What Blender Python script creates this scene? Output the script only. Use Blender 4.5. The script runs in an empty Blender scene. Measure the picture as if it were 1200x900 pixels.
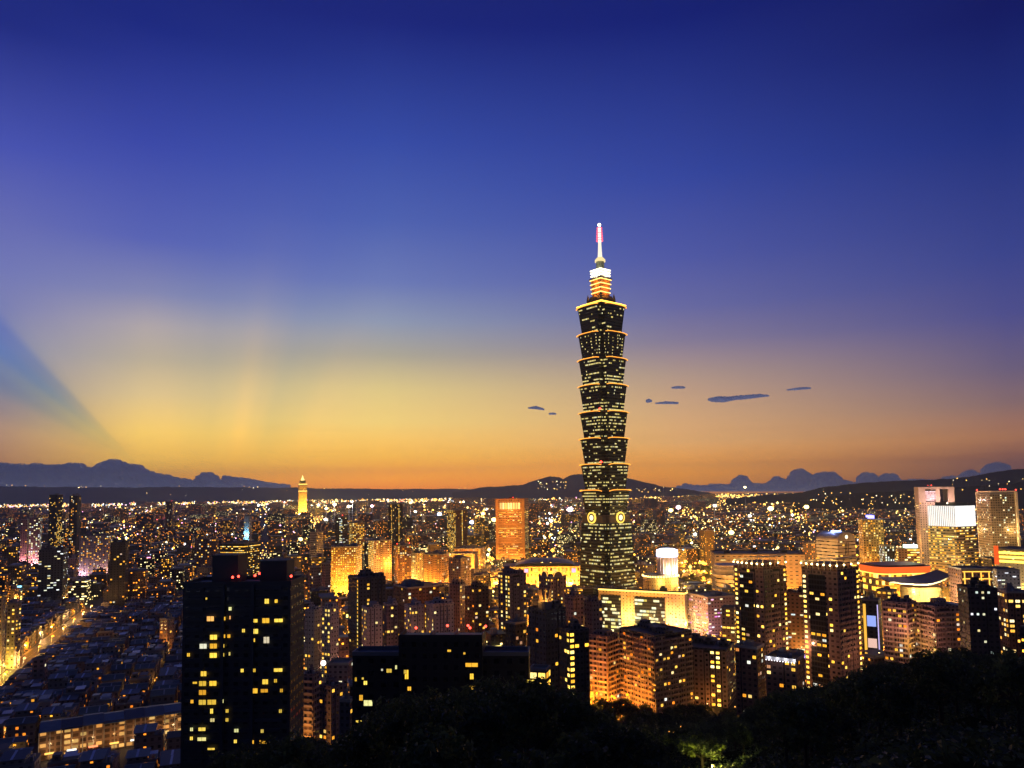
import bpy, math, random
from mathutils import Vector, Matrix
from mathutils.bvhtree import BVHTree
R = math.radians
rnd = random.Random(7)
sc = bpy.context.scene
COL = sc.collection

# ------------------------------------------------------------------ camera
F, CAMZ, TILT, ROLL = 866.0, 150.0, R(4.0), R(-0.8)
HAZE_DENSITY = 5.2e-5
SHIFT = (125.0 - F * math.tan(TILT)) / 1200.0
cd = bpy.data.cameras.new('camera')
cd.sensor_width = 36.0
cd.lens = 36.0 * F / 1200.0
cd.shift_y = SHIFT
cd.clip_start = 0.5
cd.clip_end = 120000.0
cam = bpy.data.objects.new('camera', cd)
COL.objects.link(cam)
CM = Matrix.Rotation(R(90) + TILT, 4, 'X') @ Matrix.Rotation(ROLL, 4, 'Z')
EYE = Vector((0, 0, CAMZ))
cam.matrix_world = Matrix.Translation(EYE) @ CM
sc.camera = cam
CI = CM.to_3x3().inverted()

def ray(px, py):
    return CM.to_3x3() @ Vector(((px - 600) / F, (450 + SHIFT * 1200 - py) / F, -1))
def P(px, py, D):
    d = ray(px, py)
    return EYE + d * (D / d.y)
def G(px, py, z=0.0):
    d = ray(px, py)
    return EYE + d * ((z - CAMZ) / d.z)
def pix(p):
    c = CI @ (Vector(p) - EYE)
    if c.z > -0.01: return None
    return (600 + F * c.x / -c.z, 450 + SHIFT * 1200 - F * c.y / -c.z)

# ------------------------------------------------------------------ render settings
sc.render.engine = 'CYCLES'
sc.view_settings.view_transform = 'Standard'
sc.view_settings.look = 'None'
sc.view_settings.exposure = 0.35
sc.view_settings.gamma = 1.0
cy = sc.cycles
cy.use_denoising = True
try: cy.denoiser = 'OPENIMAGEDENOISE'
except Exception: pass
cy.max_bounces = 5; cy.diffuse_bounces = 2; cy.glossy_bounces = 2; cy.transmission_bounces = 3
cy.transparent_max_bounces = 6; cy.volume_bounces = 0
cy.sample_clamp_indirect = 1.5
cy.use_light_tree = True
cy.caustics_reflective = False; cy.caustics_refractive = False
sc.render.filter_size = 1.3

# ------------------------------------------------------------------ world: dusk sky
def lin(c):
    return tuple((x / 255 / 12.92) if x / 255 <= 0.04045 else (((x / 255) + 0.055) / 1.055) ** 2.4 for x in c)
SUN_AZ = math.atan2((160 - 600) / F, 1.0)
world = bpy.data.worlds.new('World')
sc.world = world
world.use_nodes = True
wt = world.node_tree
wt.nodes.clear()
def N(t, kind, **kw):
    n = t.nodes.new(kind)
    for k, v in kw.items():
        setattr(n, k, v)
    return n
def M(t, op, a, b=None, c=None, clamp=False):
    n = N(t, 'ShaderNodeMath', operation=op, use_clamp=clamp)
    for i, x in enumerate((a, b, c)):
        if x is None: continue
        if isinstance(x, (int, float)): n.inputs[i].default_value = x
        else: t.links.new(x, n.inputs[i])
    return n.outputs[0]
def VM(t, op, a, b):
    n = N(t, 'ShaderNodeVectorMath', operation=op)
    for i, x in enumerate((a, b)):
        if isinstance(x, (tuple, Vector)): n.inputs[i].default_value = tuple(x)
        else: t.links.new(x, n.inputs[i])
    return n
def ramp(t, fac, stops, interp='LINEAR'):
    n = N(t, 'ShaderNodeValToRGB')
    cr = n.color_ramp
    cr.interpolation = interp
    while len(cr.elements) < len(stops): cr.elements.new(0.5)
    for e, (p, c) in zip(cr.elements, stops):
        e.position = p
        e.color = tuple(c) + (1,) if len(c) == 3 else c
    t.links.new(fac, n.inputs[0])
    return n.outputs[0]
def mixc(t, fac, a, b, mode='MIX'):
    n = N(t, 'ShaderNodeMix', data_type='RGBA', blend_type=mode)
    for i, x in ((0, fac), (6, a), (7, b)):
        if isinstance(x, (int, float)): n.inputs[i].default_value = x
        elif isinstance(x, tuple): n.inputs[i].default_value = x if len(x) == 4 else x + (1,)
        else: t.links.new(x, n.inputs[i])
    return n.outputs[2]
tc = N(wt, 'ShaderNodeTexCoord')
dirv = tc.outputs['Generated']
sep = N(wt, 'ShaderNodeSeparateXYZ'); wt.links.new(dirv, sep.inputs[0])
elev = M(wt, 'ARCSINE', sep.outputs[2])                      # elevation angle
azim = M(wt, 'ARCTAN2', sep.outputs[0], sep.outputs[1])      # 0 straight ahead
EMAX = 0.75
efac = M(wt, 'DIVIDE', M(wt, 'MAXIMUM', elev, 0.0), EMAX, clamp=True)
SKY = {   # columns of dusk colour by azimuth: (row, sRGB seen, gain against the haze)
    0: [(575, (205, 135, 80), (0.912, 0.917, 0.899)), (535, (208, 148, 96), (0.912, 0.917, 0.899)), (500, (200, 158, 122), (0.912, 0.917, 0.899)), (450, (164, 150, 148), (0.912, 0.917, 0.899)), (400, (150, 148, 171), (0.912, 0.917, 0.899)), (350, (126, 129, 178), (0.912, 0.917, 0.899)), (300, (111, 117, 180), (0.912, 0.917, 0.899)), (250, (98, 105, 178), (0.91, 0.907, 0.879)), (150, (68, 79, 169), (0.844, 0.874, 0.919)), (0, (34, 44, 124), (0.471, 0.661, 0.882))],
    165: [(575, (225, 140, 60), (1.214, 1.191, 0.861)), (560, (246, 165, 50), (1.214, 1.191, 0.861)), (540, (248, 192, 86), (1.214, 1.191, 0.861)), (500, (242, 201, 114), (1.214, 1.191, 0.861)), (455, (214, 190, 144), (1.071, 1.051, 0.927)), (413, (183, 171, 155), (0.966, 0.96, 0.877)), (373, (167, 160, 171), (0.999, 0.972, 0.877)), (333, (127, 131, 178), (0.917, 0.924, 0.882)), (267, (87, 98, 178), (0.816, 0.853, 0.887)), (150, (58, 71, 163), (0.752, 0.824, 0.901)), (0, (31, 42, 122), (0.381, 0.634, 0.913))],
    450: [(575, (205, 115, 62), (2.342, 2.038, 0.233)), (560, (233, 154, 82), (2.342, 2.038, 0.233)), (533, (244, 184, 94), (1.45, 1.405, 0.657)), (493, (240, 205, 124), (1.104, 1.104, 0.949)), (453, (218, 196, 138), (1.015, 1.008, 0.896)), (413, (172, 166, 152), (0.921, 0.92, 0.866)), (373, (141, 150, 177), (0.887, 0.92, 0.899)), (325, (106, 120, 181), (0.833, 0.877, 0.889)), (250, (77, 96, 174), (0.791, 0.859, 0.882)), (150, (54, 73, 160), (0.7, 0.84, 0.903)), (0, (30, 40, 118), (0.373, 0.625, 0.902))],
    800: [(575, (180, 112, 72), (2.232, 2.075, 0.288)), (556, (209, 139, 78), (2.232, 2.075, 0.288)), (520, (217, 163, 107), (1.259, 1.264, 1.08)), (480, (202, 162, 124), (1.036, 1.018, 0.97)), (440, (174, 148, 136), (0.933, 0.926, 0.908)), (400, (134, 123, 149), (0.847, 0.866, 0.912)), (360, (105, 106, 160), (0.796, 0.834, 0.895)), (300, (81, 90, 163), (0.744, 0.798, 0.877)), (200, (54, 70, 155), (0.655, 0.791, 0.884)), (0, (26, 36, 110), (0.195, 0.535, 0.911))],
    1190: [(575, (104, 68, 66), (1.519, 1.401, 0.947)), (545, (136, 90, 76), (1.519, 1.401, 0.947)), (520, (152, 106, 86), (1.519, 1.401, 0.947)), (480, (140, 108, 104), (0.9, 0.935, 1.023)), (440, (113, 97, 120), (0.796, 0.835, 0.962)), (373, (83, 81, 137), (0.664, 0.759, 0.927)), (300, (62, 70, 139), (0.602, 0.735, 0.878)), (150, (35, 49, 124), (0.357, 0.653, 0.855)), (0, (21, 29, 94), (0.094, 0.422, 0.867))],
}
cols, azs = [], []
for px, rows in SKY.items():
    u = (px - 600) / F
    stops = []
    for y, c, *gn in rows:
        e = math.atan((575 - y) / F / math.hypot(1, u))
        stops.append((max(0.0, e / EMAX), tuple(v * w for v, w in zip(lin(c), gn[0] if gn else (1, 1, 1)))))
    stops.append((1.0, lin((18, 25, 78))))
    cols.append(ramp(wt, efac, stops)); azs.append(math.atan(u))
back = ramp(wt, efac, [(0, lin((38, 42, 58))), (0.3, lin((33, 42, 68))), (1, lin((24, 34, 78)))])
def mr(v, a, b, smooth=True):
    n = N(wt, 'ShaderNodeMapRange', interpolation_type='SMOOTHSTEP' if smooth else 'LINEAR')
    wt.links.new(v, n.inputs[0]); n.inputs[1].default_value = a; n.inputs[2].default_value = b
    return n.outputs[0]
sky = cols[0]
for i in range(4):
    sky = mixc(wt, mr(azim, azs[i], azs[i + 1], False), sky, cols[i + 1])
absaz = M(wt, 'ABSOLUTE', M(wt, 'SUBTRACT', azim, -0.1))
sky = mixc(wt, mr(absaz, 0.72, 1.6), sky, back)
# sun rays: fans round the point where the sun has gone down
sv = ray(163, 545).normalized()
e1 = Vector((0, 0, 1)).cross(sv).normalized() * -1
e2 = e1.cross(sv).normalized()
if e2.z < 0: e2 = -e2
a_ = VM(wt, 'DOT_PRODUCT', dirv, e1).outputs['Value']
b_ = VM(wt, 'DOT_PRODUCT', dirv, e2).outputs['Value']
psi = M(wt, 'DIVIDE', M(wt, 'ARCTAN2', b_, a_), math.pi, clamp=True)
def ps(deg): return deg / 180
tint = ramp(wt, psi, [(0, (1, 1, 1)), (ps(112), (1, 1, 1)), (ps(125), (.97, .98, 1)), (ps(128.5), (.90, .94, 1)), (ps(133), (.50, .68, 1.08)), (ps(138), (.40, .66, 1.14)), (ps(142), (.52, .74, 1.08)),
                      (ps(146), (.50, .70, 1.10)), (ps(154), (.74, .82, 1.08)), (ps(165), (.95, .95, 1.03)), (ps(180), (1, 1, 1))], 'EASE')
cosS = VM(wt, 'DOT_PRODUCT', dirv, sv).outputs['Value']
angd = M(wt, 'ARCCOSINE', M(wt, 'MINIMUM', cosS, 1.0))
fadeout = M(wt, 'MULTIPLY', mr(angd, 0.62, 0.30), mr(angd, -0.02, 0.15))
sky = mixc(wt, fadeout, sky, mixc(wt, 1.0, sky, tint, 'MULTIPLY'))
# broad faint shafts from the sun far below the horizon
s2 = ray(235, 784).normalized()
f1 = Vector((0, 0, 1)).cross(s2).normalized() * -1
f2 = f1.cross(s2).normalized()
if f2.z < 0: f2 = -f2
psi2 = M(wt, 'DIVIDE', M(wt, 'ARCTAN2', VM(wt, 'DOT_PRODUCT', dirv, f2).outputs['Value'], VM(wt, 'DOT_PRODUCT', dirv, f1).outputs['Value']), math.pi, clamp=True)
tint2 = ramp(wt, psi2, [(0, (1, 1, 1)), (ps(55), (1, 1, 1)), (ps(66), (1.03, 1.01, 1)), (ps(71), (.93, .96, 1)), (ps(75), (.88, .93, 1.01)), (ps(78.5), (.98, .98, 1)), (ps(81.6), (1.09, 1.04, .99)), (ps(85), (.98, .99, 1)),
                        (ps(88.5), (.92, .95, 1)), (ps(92), (.95, .97, 1)), (ps(98), (1.02, 1.01, 1)), (ps(106), (1, 1, 1)), (ps(180), (1, 1, 1))], 'EASE')
fade2 = M(wt, 'MULTIPLY', mr(elev, 0.46, 0.16), mr(elev, 0.02, 0.09))
sky = mixc(wt, fade2, sky, mixc(wt, 1.0, sky, tint2, 'MULTIPLY'))
# thin streaky haze layers near the horizon
nz = N(wt, 'ShaderNodeTexNoise'); nz.inputs['Scale'].default_value = 3.0; nz.inputs['Detail'].default_value = 4
st = VM(wt, 'MULTIPLY', dirv, (1.0, 1.0, 34.0)); wt.links.new(st.outputs[0], nz.inputs['Vector'])
lowband = mr(elev, 0.15, 0.01)
streak = M(wt, 'MULTIPLY', M(wt, 'MULTIPLY', mr(nz.outputs[0], 0.5, 0.75), lowband), 0.22)
sky = mixc(wt, streak, sky, mixc(wt, 1.0, sky, (0.72, 0.58, 0.66), 'MULTIPLY'))
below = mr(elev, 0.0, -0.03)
sky = mixc(wt, below, sky, lin((128, 128, 150)))  # unseen lower sky, brightened to light the clouds
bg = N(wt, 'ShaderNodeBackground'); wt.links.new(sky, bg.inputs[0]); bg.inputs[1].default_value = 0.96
nsky = N(wt, 'ShaderNodeTexSky', sky_type='NISHITA', sun_disc=False)
nsky.sun_elevation = R(-4.0); nsky.sun_rotation = SUN_AZ
bg2 = N(wt, 'ShaderNodeBackground'); wt.links.new(nsky.outputs[0], bg2.inputs[0]); bg2.inputs[1].default_value = 0.05
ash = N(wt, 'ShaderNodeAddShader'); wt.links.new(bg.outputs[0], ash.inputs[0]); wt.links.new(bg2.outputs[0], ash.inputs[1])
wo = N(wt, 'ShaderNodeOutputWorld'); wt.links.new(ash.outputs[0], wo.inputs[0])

sl = bpy.data.lights.new('sun', 'SUN')
sl.energy = 0.2; sl.angle = R(0.5); sl.color = (1.0, 0.5, 0.2)
so = bpy.data.objects.new('sun', sl); COL.objects.link(so)
so.rotation_euler = Vector((math.sin(SUN_AZ) * math.cos(R(.6)), math.cos(SUN_AZ) * math.cos(R(.6)), math.sin(R(.6)))).to_track_quat('Z', 'Y').to_euler()

# ------------------------------------------------------------------ materials
MATS = {}
def new_mat(name):
    m = bpy.data.materials.new(name); m.use_nodes = True
    t = m.node_tree; t.nodes.clear()
    out = N(t, 'ShaderNodeOutputMaterial')
    bs = N(t, 'ShaderNodeBsdfPrincipled')
    t.links.new(bs.outputs[0], out.inputs[0])
    m.cycles.emission_sampling = 'NONE'
    return m, t, bs, out
def plain(name, col, rough=0.7, metal=0.0, var=0.35, scale=0.15, spec=0.4):
    """weathered surface of one colour"""
    if name in MATS: return MATS[name]
    m, t, bs, _ = new_mat(name)
    tcn = N(t, 'ShaderNodeTexCoord')
    n1 = N(t, 'ShaderNodeTexNoise'); n1.inputs['Scale'].default_value = scale; n1.inputs['Detail'].default_value = 5
    t.links.new(tcn.outputs['Object'], n1.inputs['Vector'])
    f = M(t, 'MULTIPLY_ADD', n1.outputs[0], 2 * var, 1 - var)
    oi = N(t, 'ShaderNodeObjectInfo')
    f2 = M(t, 'MULTIPLY_ADD', oi.outputs['Random'], 0.5, 0.75)
    c = VM(t, 'SCALE', col, (0, 0, 0)); t.links.new(M(t, 'MULTIPLY', f, f2), c.inputs['Scale'])
    t.links.new(c.outputs[0], bs.inputs['Base Color'])
    bs.inputs['Roughness'].default_value = rough
    bs.inputs['Metallic'].default_value = metal
    bs.inputs['Specular IOR Level'].default_value = spec
    MATS[name] = m
    return m
def glow(name, col, s, vary=False):
    if name in MATS: return MATS[name]
    m, t, bs, out = new_mat(name)
    em = N(t, 'ShaderNodeEmission'); em.inputs[0].default_value = tuple(col) + (1,); em.inputs[1].default_value = s
    if vary:
        oi = N(t, 'ShaderNodeObjectInfo')
        t.links.new(M(t, 'MULTIPLY_ADD', oi.outputs['Random'], s, s * .4), em.inputs[1])
    t.links.new(em.outputs[0], out.inputs[0])
    MATS[name] = m
    return m
WARM = [(0, (.9, .22, .015)), (.16, (1, .34, .02)), (.4, (1, .46, .035)), (.62, (1, .56, .08)), (.8, (.9, .70, .3)), (.9, (.75, .8, .7)), (1, (.5, .16, .03))]
YELLOW = [(0, (.9, .36, .025)), (.3, (1, .5, .04)), (.7, (1, .64, .12)), (1, (.95, .8, .35))]
COOL = [(0, (.95, .7, .22)), (.4, (.9, .86, .5)), (.75, (.7, .88, .8)), (1, (.9, .9, 1))]
GREENISH = [(0, (.55, .38, .04)), (.3, (.85, .62, .09)), (.7, (.9, .76, .2)), (1, (.8, .86, .5))]
def pane(name, stops, s):
    """lit window: colour and brightness differ from window to window"""
    if name in MATS: return MATS[name]
    m, t, bs, out = new_mat(name)
    oi = N(t, 'ShaderNodeObjectInfo'); ge = N(t, 'ShaderNodeNewGeometry')
    r = M(t, 'FRACT', M(t, 'ADD', oi.outputs['Random'], ge.outputs['Random Per Island']))
    c = ramp(t, r, stops)
    r2 = M(t, 'FRACT', M(t, 'MULTIPLY', r, 37.7))
    tcn = N(t, 'ShaderNodeTexCoord')
    n1 = N(t, 'ShaderNodeTexNoise'); n1.inputs['Scale'].default_value = 1.3
    t.links.new(tcn.outputs['Object'], n1.inputs['Vector'])
    em = N(t, 'ShaderNodeEmission'); t.links.new(c, em.inputs[0])
    t.links.new(M(t, 'MULTIPLY', M(t, 'MULTIPLY_ADD', r2, s * .6, s * .55), M(t, 'MULTIPLY_ADD', n1.outputs[0], .9, .5)), em.inputs[1])
    t.links.new(em.outputs[0], out.inputs[0])
    MATS[name] = m
    return m
def facade(name, col, lit=0.0, wu=.55, wv=.5, stops=WARM, s=1.2, rough=.7, glass=(.012, .015, .022)):
    """wall with a grid of window openings in cell units; some panes lit"""
    if name in MATS: return MATS[name]
    m, t, bs, _ = new_mat(name)
    uv = N(t, 'ShaderNodeUVMap')
    sp = N(t, 'ShaderNodeSeparateXYZ'); t.links.new(uv.outputs[0], sp.inputs[0])
    u, v = sp.outputs[0], sp.outputs[1]
    mu = M(t, 'LESS_THAN', M(t, 'ABSOLUTE', M(t, 'SUBTRACT', M(t, 'FRACT', u), .5)), wu / 2)
    mv = M(t, 'LESS_THAN', M(t, 'ABSOLUTE', M(t, 'SUBTRACT', M(t, 'FRACT', v), .5)), wv / 2)
    mask = M(t, 'MULTIPLY', mu, mv)
    oi = N(t, 'ShaderNodeObjectInfo')
    cid = N(t, 'ShaderNodeCombineXYZ')
    t.links.new(M(t, 'FLOOR', u), cid.inputs[0]); t.links.new(M(t, 'FLOOR', v), cid.inputs[1])
    t.links.new(M(t, 'MULTIPLY', oi.outputs['Random'], 97.0), cid.inputs[2])
    tcn = N(t, 'ShaderNodeTexCoord')
    n1 = N(t, 'ShaderNodeTexNoise'); n1.inputs['Scale'].default_value = .12; n1.inputs['Detail'].default_value = 6
    t.links.new(tcn.outputs['Object'], n1.inputs['Vector'])
    # thin darker joint at each floor slab
    joint = M(t, 'GREATER_THAN', M(t, 'ABSOLUTE', M(t, 'SUBTRACT', M(t, 'FRACT', v), .5)), .46)
    f = M(t, 'MULTIPLY', M(t, 'MULTIPLY_ADD', n1.outputs[0], .7, .62), M(t, 'MULTIPLY_ADD', joint, -.3, 1.0))
    c = VM(t, 'SCALE', col, (0, 0, 0)); t.links.new(f, c.inputs['Scale'])
    wn0 = N(t, 'ShaderNodeTexWhiteNoise', noise_dimensions='3D'); t.links.new(cid.outputs[0], wn0.inputs['Vector'])
    dull = VM(t, 'SCALE', tuple(x * .55 for x in col), (0, 0, 0)); dull.inputs['Scale'].default_value = 1
    pane_c = mixc(t, M(t, 'MULTIPLY', wn0.outputs['Value'], M(t, 'GREATER_THAN', wn0.outputs['Value'], .4)), glass, dull.outputs[0])
    t.links.new(mixc(t, mask, c.outputs[0], pane_c), bs.inputs['Base Color'])
    t.links.new(M(t, 'MULTIPLY_ADD', mask, .15 - rough, rough), bs.inputs['Roughness'])
    if lit > 0:
        wn = N(t, 'ShaderNodeTexWhiteNoise', noise_dimensions='3D'); t.links.new(cid.outputs[0], wn.inputs['Vector'])
        isl = N(t, 'ShaderNodeNewGeometry')
        on = M(t, 'LESS_THAN', wn.outputs['Value'], M(t, 'MULTIPLY', M(t, 'MULTIPLY_ADD', isl.outputs['Random Per Island'], 1.5, .25), lit))
        sc_ = N(t, 'ShaderNodeSeparateColor'); t.links.new(wn.outputs['Color'], sc_.inputs[0])
        t.links.new(ramp(t, sc_.outputs[0], stops), bs.inputs['Emission Color'])
        t.links.new(M(t, 'MULTIPLY', M(t, 'MULTIPLY', mask, on), M(t, 'MULTIPLY_ADD', sc_.outputs[1], s * 1.2, s * .4)), bs.inputs['Emission Strength'])
    MATS[name] = m
    return m

ROOF = plain('roof_concrete', (.085, .085, .08), .65)
ROOFB = plain('roof_metal_blue', (.10, .145, .125), .38, spec=.6, scale=.5)
ROOFG = plain('roof_metal_grey', (.115, .14, .115), .5, spec=.6, scale=.5)
ROOFD = plain('roof_dark', (.055, .058, .055), .5, scale=.5)
ROOFR = plain('roof_rust', (.16, .10, .08), .6, scale=.5)
STEEL = plain('galvanised_steel', (.45, .47, .5), .35, metal=.7)
SKYL = plain('skylight_sheet', (.42, .47, .5), .3, spec=.8)
DARKFRAME = plain('dark_frame', (.03, .03, .035), .5)
BALC = plain('balcony_render', (.42, .31, .29), .7)
RECESS_SHADE = plain('recess_shade', (.03, .028, .03), .8)  # near-black wall core paints shade into the gaps between bays
CONC = plain('concrete', (.3, .29, .28), .75)
ASPH = plain('asphalt', (.045, .045, .05), .8, scale=.05)

# ------------------------------------------------------------------ mesh helper
class MB:
    def __init__(s): s.v, s.f, s.m, s.uv = [], [], [], []
    def face(s, pts, mat=0, uv=None):
        i = len(s.v); s.v += [tuple(p) for p in pts]
        s.f.append(tuple(range(i, i + len(pts)))); s.m.append(mat)
        s.uv += uv if uv else [(.02, .02)] * len(pts)
    def box(s, x0, x1, y0, y1, z0, z1, mat=0, top=None, cell=(3.2, 3.2), bottom=False):
        s.prism([(x0, y0), (x1, y0), (x1, y1), (x0, y1)], z0, z1, mat, top, cell, bottom)
    def prism(s, poly, z0, z1, mat=0, top=None, cell=(3.2, 3.2), bottom=False, poly2=None):
        n = len(poly); q = poly2 or poly
        nv = max(1, round((z1 - z0) / cell[1]))
        for i in range(n):
            j = (i + 1) % n
            L = math.hypot(poly[j][0] - poly[i][0], poly[j][1] - poly[i][1])
            nu = max(1, round(L / cell[0])); o = (i * 17) % 50
            s.face([(*poly[i], z0), (*poly[j], z0), (*q[j], z1), (*q[i], z1)], mat, [(o, 0), (o + nu, 0), (o + nu, nv), (o, nv)])
        s.face([(*p, z1) for p in q], mat if top is None else top)
        if bottom: s.face([(*p, z0) for p in reversed(poly)], mat)
    def lathe(s, prof, n=24, mat=0, c=(0, 0), cell=(3.2, 3.2), cap=True, a0=0.0):
        for (r0, z0), (r1, z1) in zip(prof, prof[1:]):
            for k in range(n):
                a, b = a0 + 2 * math.pi * k / n, a0 + 2 * math.pi * (k + 1) / n
                nu = max(1e-3, 2 * math.pi * max(r0, r1) / n / cell[0])
                s.face([(c[0] + r0 * math.cos(a), c[1] + r0 * math.sin(a), z0), (c[0] + r0 * math.cos(b), c[1] + r0 * math.sin(b), z0),
                        (c[0] + r1 * math.cos(b), c[1] + r1 * math.sin(b), z1), (c[0] + r1 * math.cos(a), c[1] + r1 * math.sin(a), z1)], mat,
                       [(k * nu, z0 / cell[1]), ((k + 1) * nu, z0 / cell[1]), ((k + 1) * nu, z1 / cell[1]), (k * nu, z1 / cell[1])])
        if cap and prof[-1][0] > 0.01:
            r, z = prof[-1]
            s.face([(c[0] + r * math.cos(a0 + 2 * math.pi * k / n), c[1] + r * math.sin(a0 + 2 * math.pi * k / n), z) for k in range(n)], mat)
    def bar(s, a, b, r, mat=0, n=6):
        a, b = Vector(a), Vector(b); d = (b - a).normalized()
        x = d.orthogonal().normalized(); y = d.cross(x)
        ra = [a + (x * math.cos(2 * math.pi * k / n) + y * math.sin(2 * math.pi * k / n)) * r for k in range(n)]
        rb = [p + (b - a) for p in ra]
        for k in range(n):
            s.face([ra[k], ra[(k + 1) % n], rb[(k + 1) % n], rb[k]], mat)
        s.face(rb, mat); s.face(ra[::-1], mat)
    def ball(s, c, r, mat=0, n=8, h=5):
        c = Vector(c); rr = r if isinstance(r, tuple) else (r, r, r)
        g = lambda i, j: (c.x + rr[0] * math.sin(math.pi * i / h) * math.cos(2 * math.pi * j / n), c.y + rr[1] * math.sin(math.pi * i / h) * math.sin(2 * math.pi * j / n), c.z - rr[2] * math.cos(math.pi * i / h))
        for i in range(h):
            for j in range(n):
                q = [g(i, j), g(i, j + 1), g(i + 1, j + 1), g(i + 1, j)]
                if i == 0: q = [q[0], q[2], q[3]]
                elif i == h - 1: q = q[:3]
                s.face(q, mat)
    def build(s, name, mats, parent=None, smooth=False):
        me = bpy.data.meshes.new(name)
        me.from_pydata(s.v, [], s.f)
        for m in (mats if isinstance(mats, (list, tuple)) else [mats]): me.materials.append(m)
        me.polygons.foreach_set('material_index', s.m)
        l = me.uv_layers.new(name='UVMap')
        l.data.foreach_set('uv', [x for q in s.uv for x in q])
        if smooth: me.polygons.foreach_set('use_smooth', [True] * len(s.f))
        me.update()
        o = bpy.data.objects.new(name, me); COL.objects.link(o)
        if parent is not None: o.parent = parent
        return o
def tag(o, label=None, cat=None, group=None, kind=None):
    if label: o['label'] = label
    if cat: o['category'] = cat
    if group: o['group'] = group
    if kind: o['kind'] = kind
    return o
def empty(name, loc, rz=0.0):
    o = bpy.data.objects.new(name, None); COL.objects.link(o)
    o.location = loc; o.rotation_euler = (0, 0, rz)
    o.empty_display_size = 1
    return o
KIDS = {}
def copy_tree(o, parent=None, depth=0):
    c = o.copy(); COL.objects.link(c)
    if parent is not None: c.parent = parent
    for ch in o.children: copy_tree(ch, c, depth + 1)
    return c
NLIGHT = [0]
def light(loc, col, power, parent=None, radius=.4):
    ld = bpy.data.lights.new('bulb', 'POINT'); ld.energy = power; ld.color = col; ld.shadow_soft_size = radius
    o = bpy.data.objects.new('bulb', ld); COL.objects.link(o); o.location = loc
    if parent is not None: o.parent = parent
    NLIGHT[0] += 1
    return o
ORANGE = (1, .37, .045); AMBER = (1, .52, .12); WHITE = (1, .9, .75)

# ------------------------------------------------------------------ terrain
CREST = [(-500, 1010, 260), (120, 965, 250), (215, 925, 230), (262, 888, 200), (305, 866, 180), (355, 862, 165), (400, 866, 150), (416, 860, 150), (444, 833, 145), (462, 818, 140), (492, 813, 138), (520, 811, 138), (545, 811, 138), (560, 800, 138),
         (590, 792, 140), (620, 796, 145), (661, 811, 170), (680, 830, 190), (700, 846, 215), (720, 852, 240), (800, 850, 280), (850, 838, 290), (880, 822, 300), (910, 806, 305), (960, 803, 310), (1010, 778, 310),
         (1064, 771, 310), (1096, 761, 310), (1160, 764, 310), (1200, 769, 310), (1350, 790, 300), (1700, 800, 300)]
TREE_H = 9.5
def interp(tab, x):
    if x <= tab[0][0]: return tab[0][1:]
    for a, b in zip(tab, tab[1:]):
        if x <= b[0]:
            t = (x - a[0]) / (b[0] - a[0])
            return tuple(p + (q - p) * t for p, q in zip(a[1:], b[1:]))
    return tab[-1][1:]
def crest(px):
    py, D = interp(CREST, px)
    p = P(px, py, D)
    return D, p.z - TREE_H
def terrain(x, y):
    if y < 2: return 145.0 - .02 * y
    px = max(-900, min(2100, 600 + F * x / y))
    D, zc = crest(px)
    if y <= D:
        t = y / D
        return 146 + (zc - 146) * t - 7 * math.sin(math.pi * t) * (1 if px > 640 else .3)
    return max(-6.0, zc - (y - D) * .62)
mb = MB()
us = [-1.5 + 3.0 * i / 110 for i in range(111)]
ys = [2, 8, 16, 26, 38, 52] + [52 + 11 * k for k in range(1, 44)]
gridp = [[(u * y, y, terrain(u * y, y) + (math.sin(u * 40 + y * .07) + math.cos(y * .11 - u * 23)) * min(1.2, y * .008)) for u in us] for y in ys]
for a, b in zip(gridp, gridp[1:]):
    for i in range(len(us) - 1):
        mb.face([a[i], a[i + 1], b[i + 1], b[i]])
row = gridp[0]
for i in range(len(us) - 1):
    mb.face([(row[i][0] * 12 - 0, -14, 145.5), (row[i + 1][0] * 12, -14, 145.5), row[i + 1], row[i]])
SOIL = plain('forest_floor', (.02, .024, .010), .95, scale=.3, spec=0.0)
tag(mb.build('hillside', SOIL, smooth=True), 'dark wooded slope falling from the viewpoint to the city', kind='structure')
mb = MB()
mb.face([(-20000, -200, -.2), (20000, -200, -.2), (20000, 19000, -.2), (-20000, 19000, -.2)])
tag(mb.build('ground', ASPH), 'flat dark city ground', kind='structure')

def ridge(name, pts, D, col, label, front=1800, back=2500, seed=1):
    rg = random.Random(seed)
    mb = MB(); rows = []
    px = pts[0][0]; xs = []
    while px <= pts[-1][0]:
        xs.append(px); px += 2.5
    prof = [(-1.0, 0), (-.7, .14), (-.42, .38), (-.2, .68), (-.07, .93), (0, 1.0), (.1, .94), (.4, .55), (1, 0)]
    jit = 0
    hs = []
    for x in xs:
        jit = jit * .7 + rg.uniform(-.35, .35)
        hs.append(P(x, interp(pts, x)[0] + jit, D))
    for s, k in prof:
        r = []
        for i, p in enumerate(hs):
            dist = D + (front if s < 0 else back) * s
            wob = 1 + (math.sin(i * .31 + s * 9) * .08 + math.sin(i * .11 - s * 5) * .12) * (1 - k) * 2
            q = Vector((p.x * dist / D, dist, max(-1.0, p.z * k * (wob if k < .99 else 1))))
            r.append(q)
        rows.append(r)
    for a, b in zip(rows, rows[1:]):
        for i in range(len(xs) - 1):
            mb.face([a[i], a[i + 1], b[i + 1], b[i]])
    return tag(mb.build(name, plain('woods_' + name, col, .95, scale=.002, spec=0.0), smooth=True), label, kind='structure')
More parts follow.
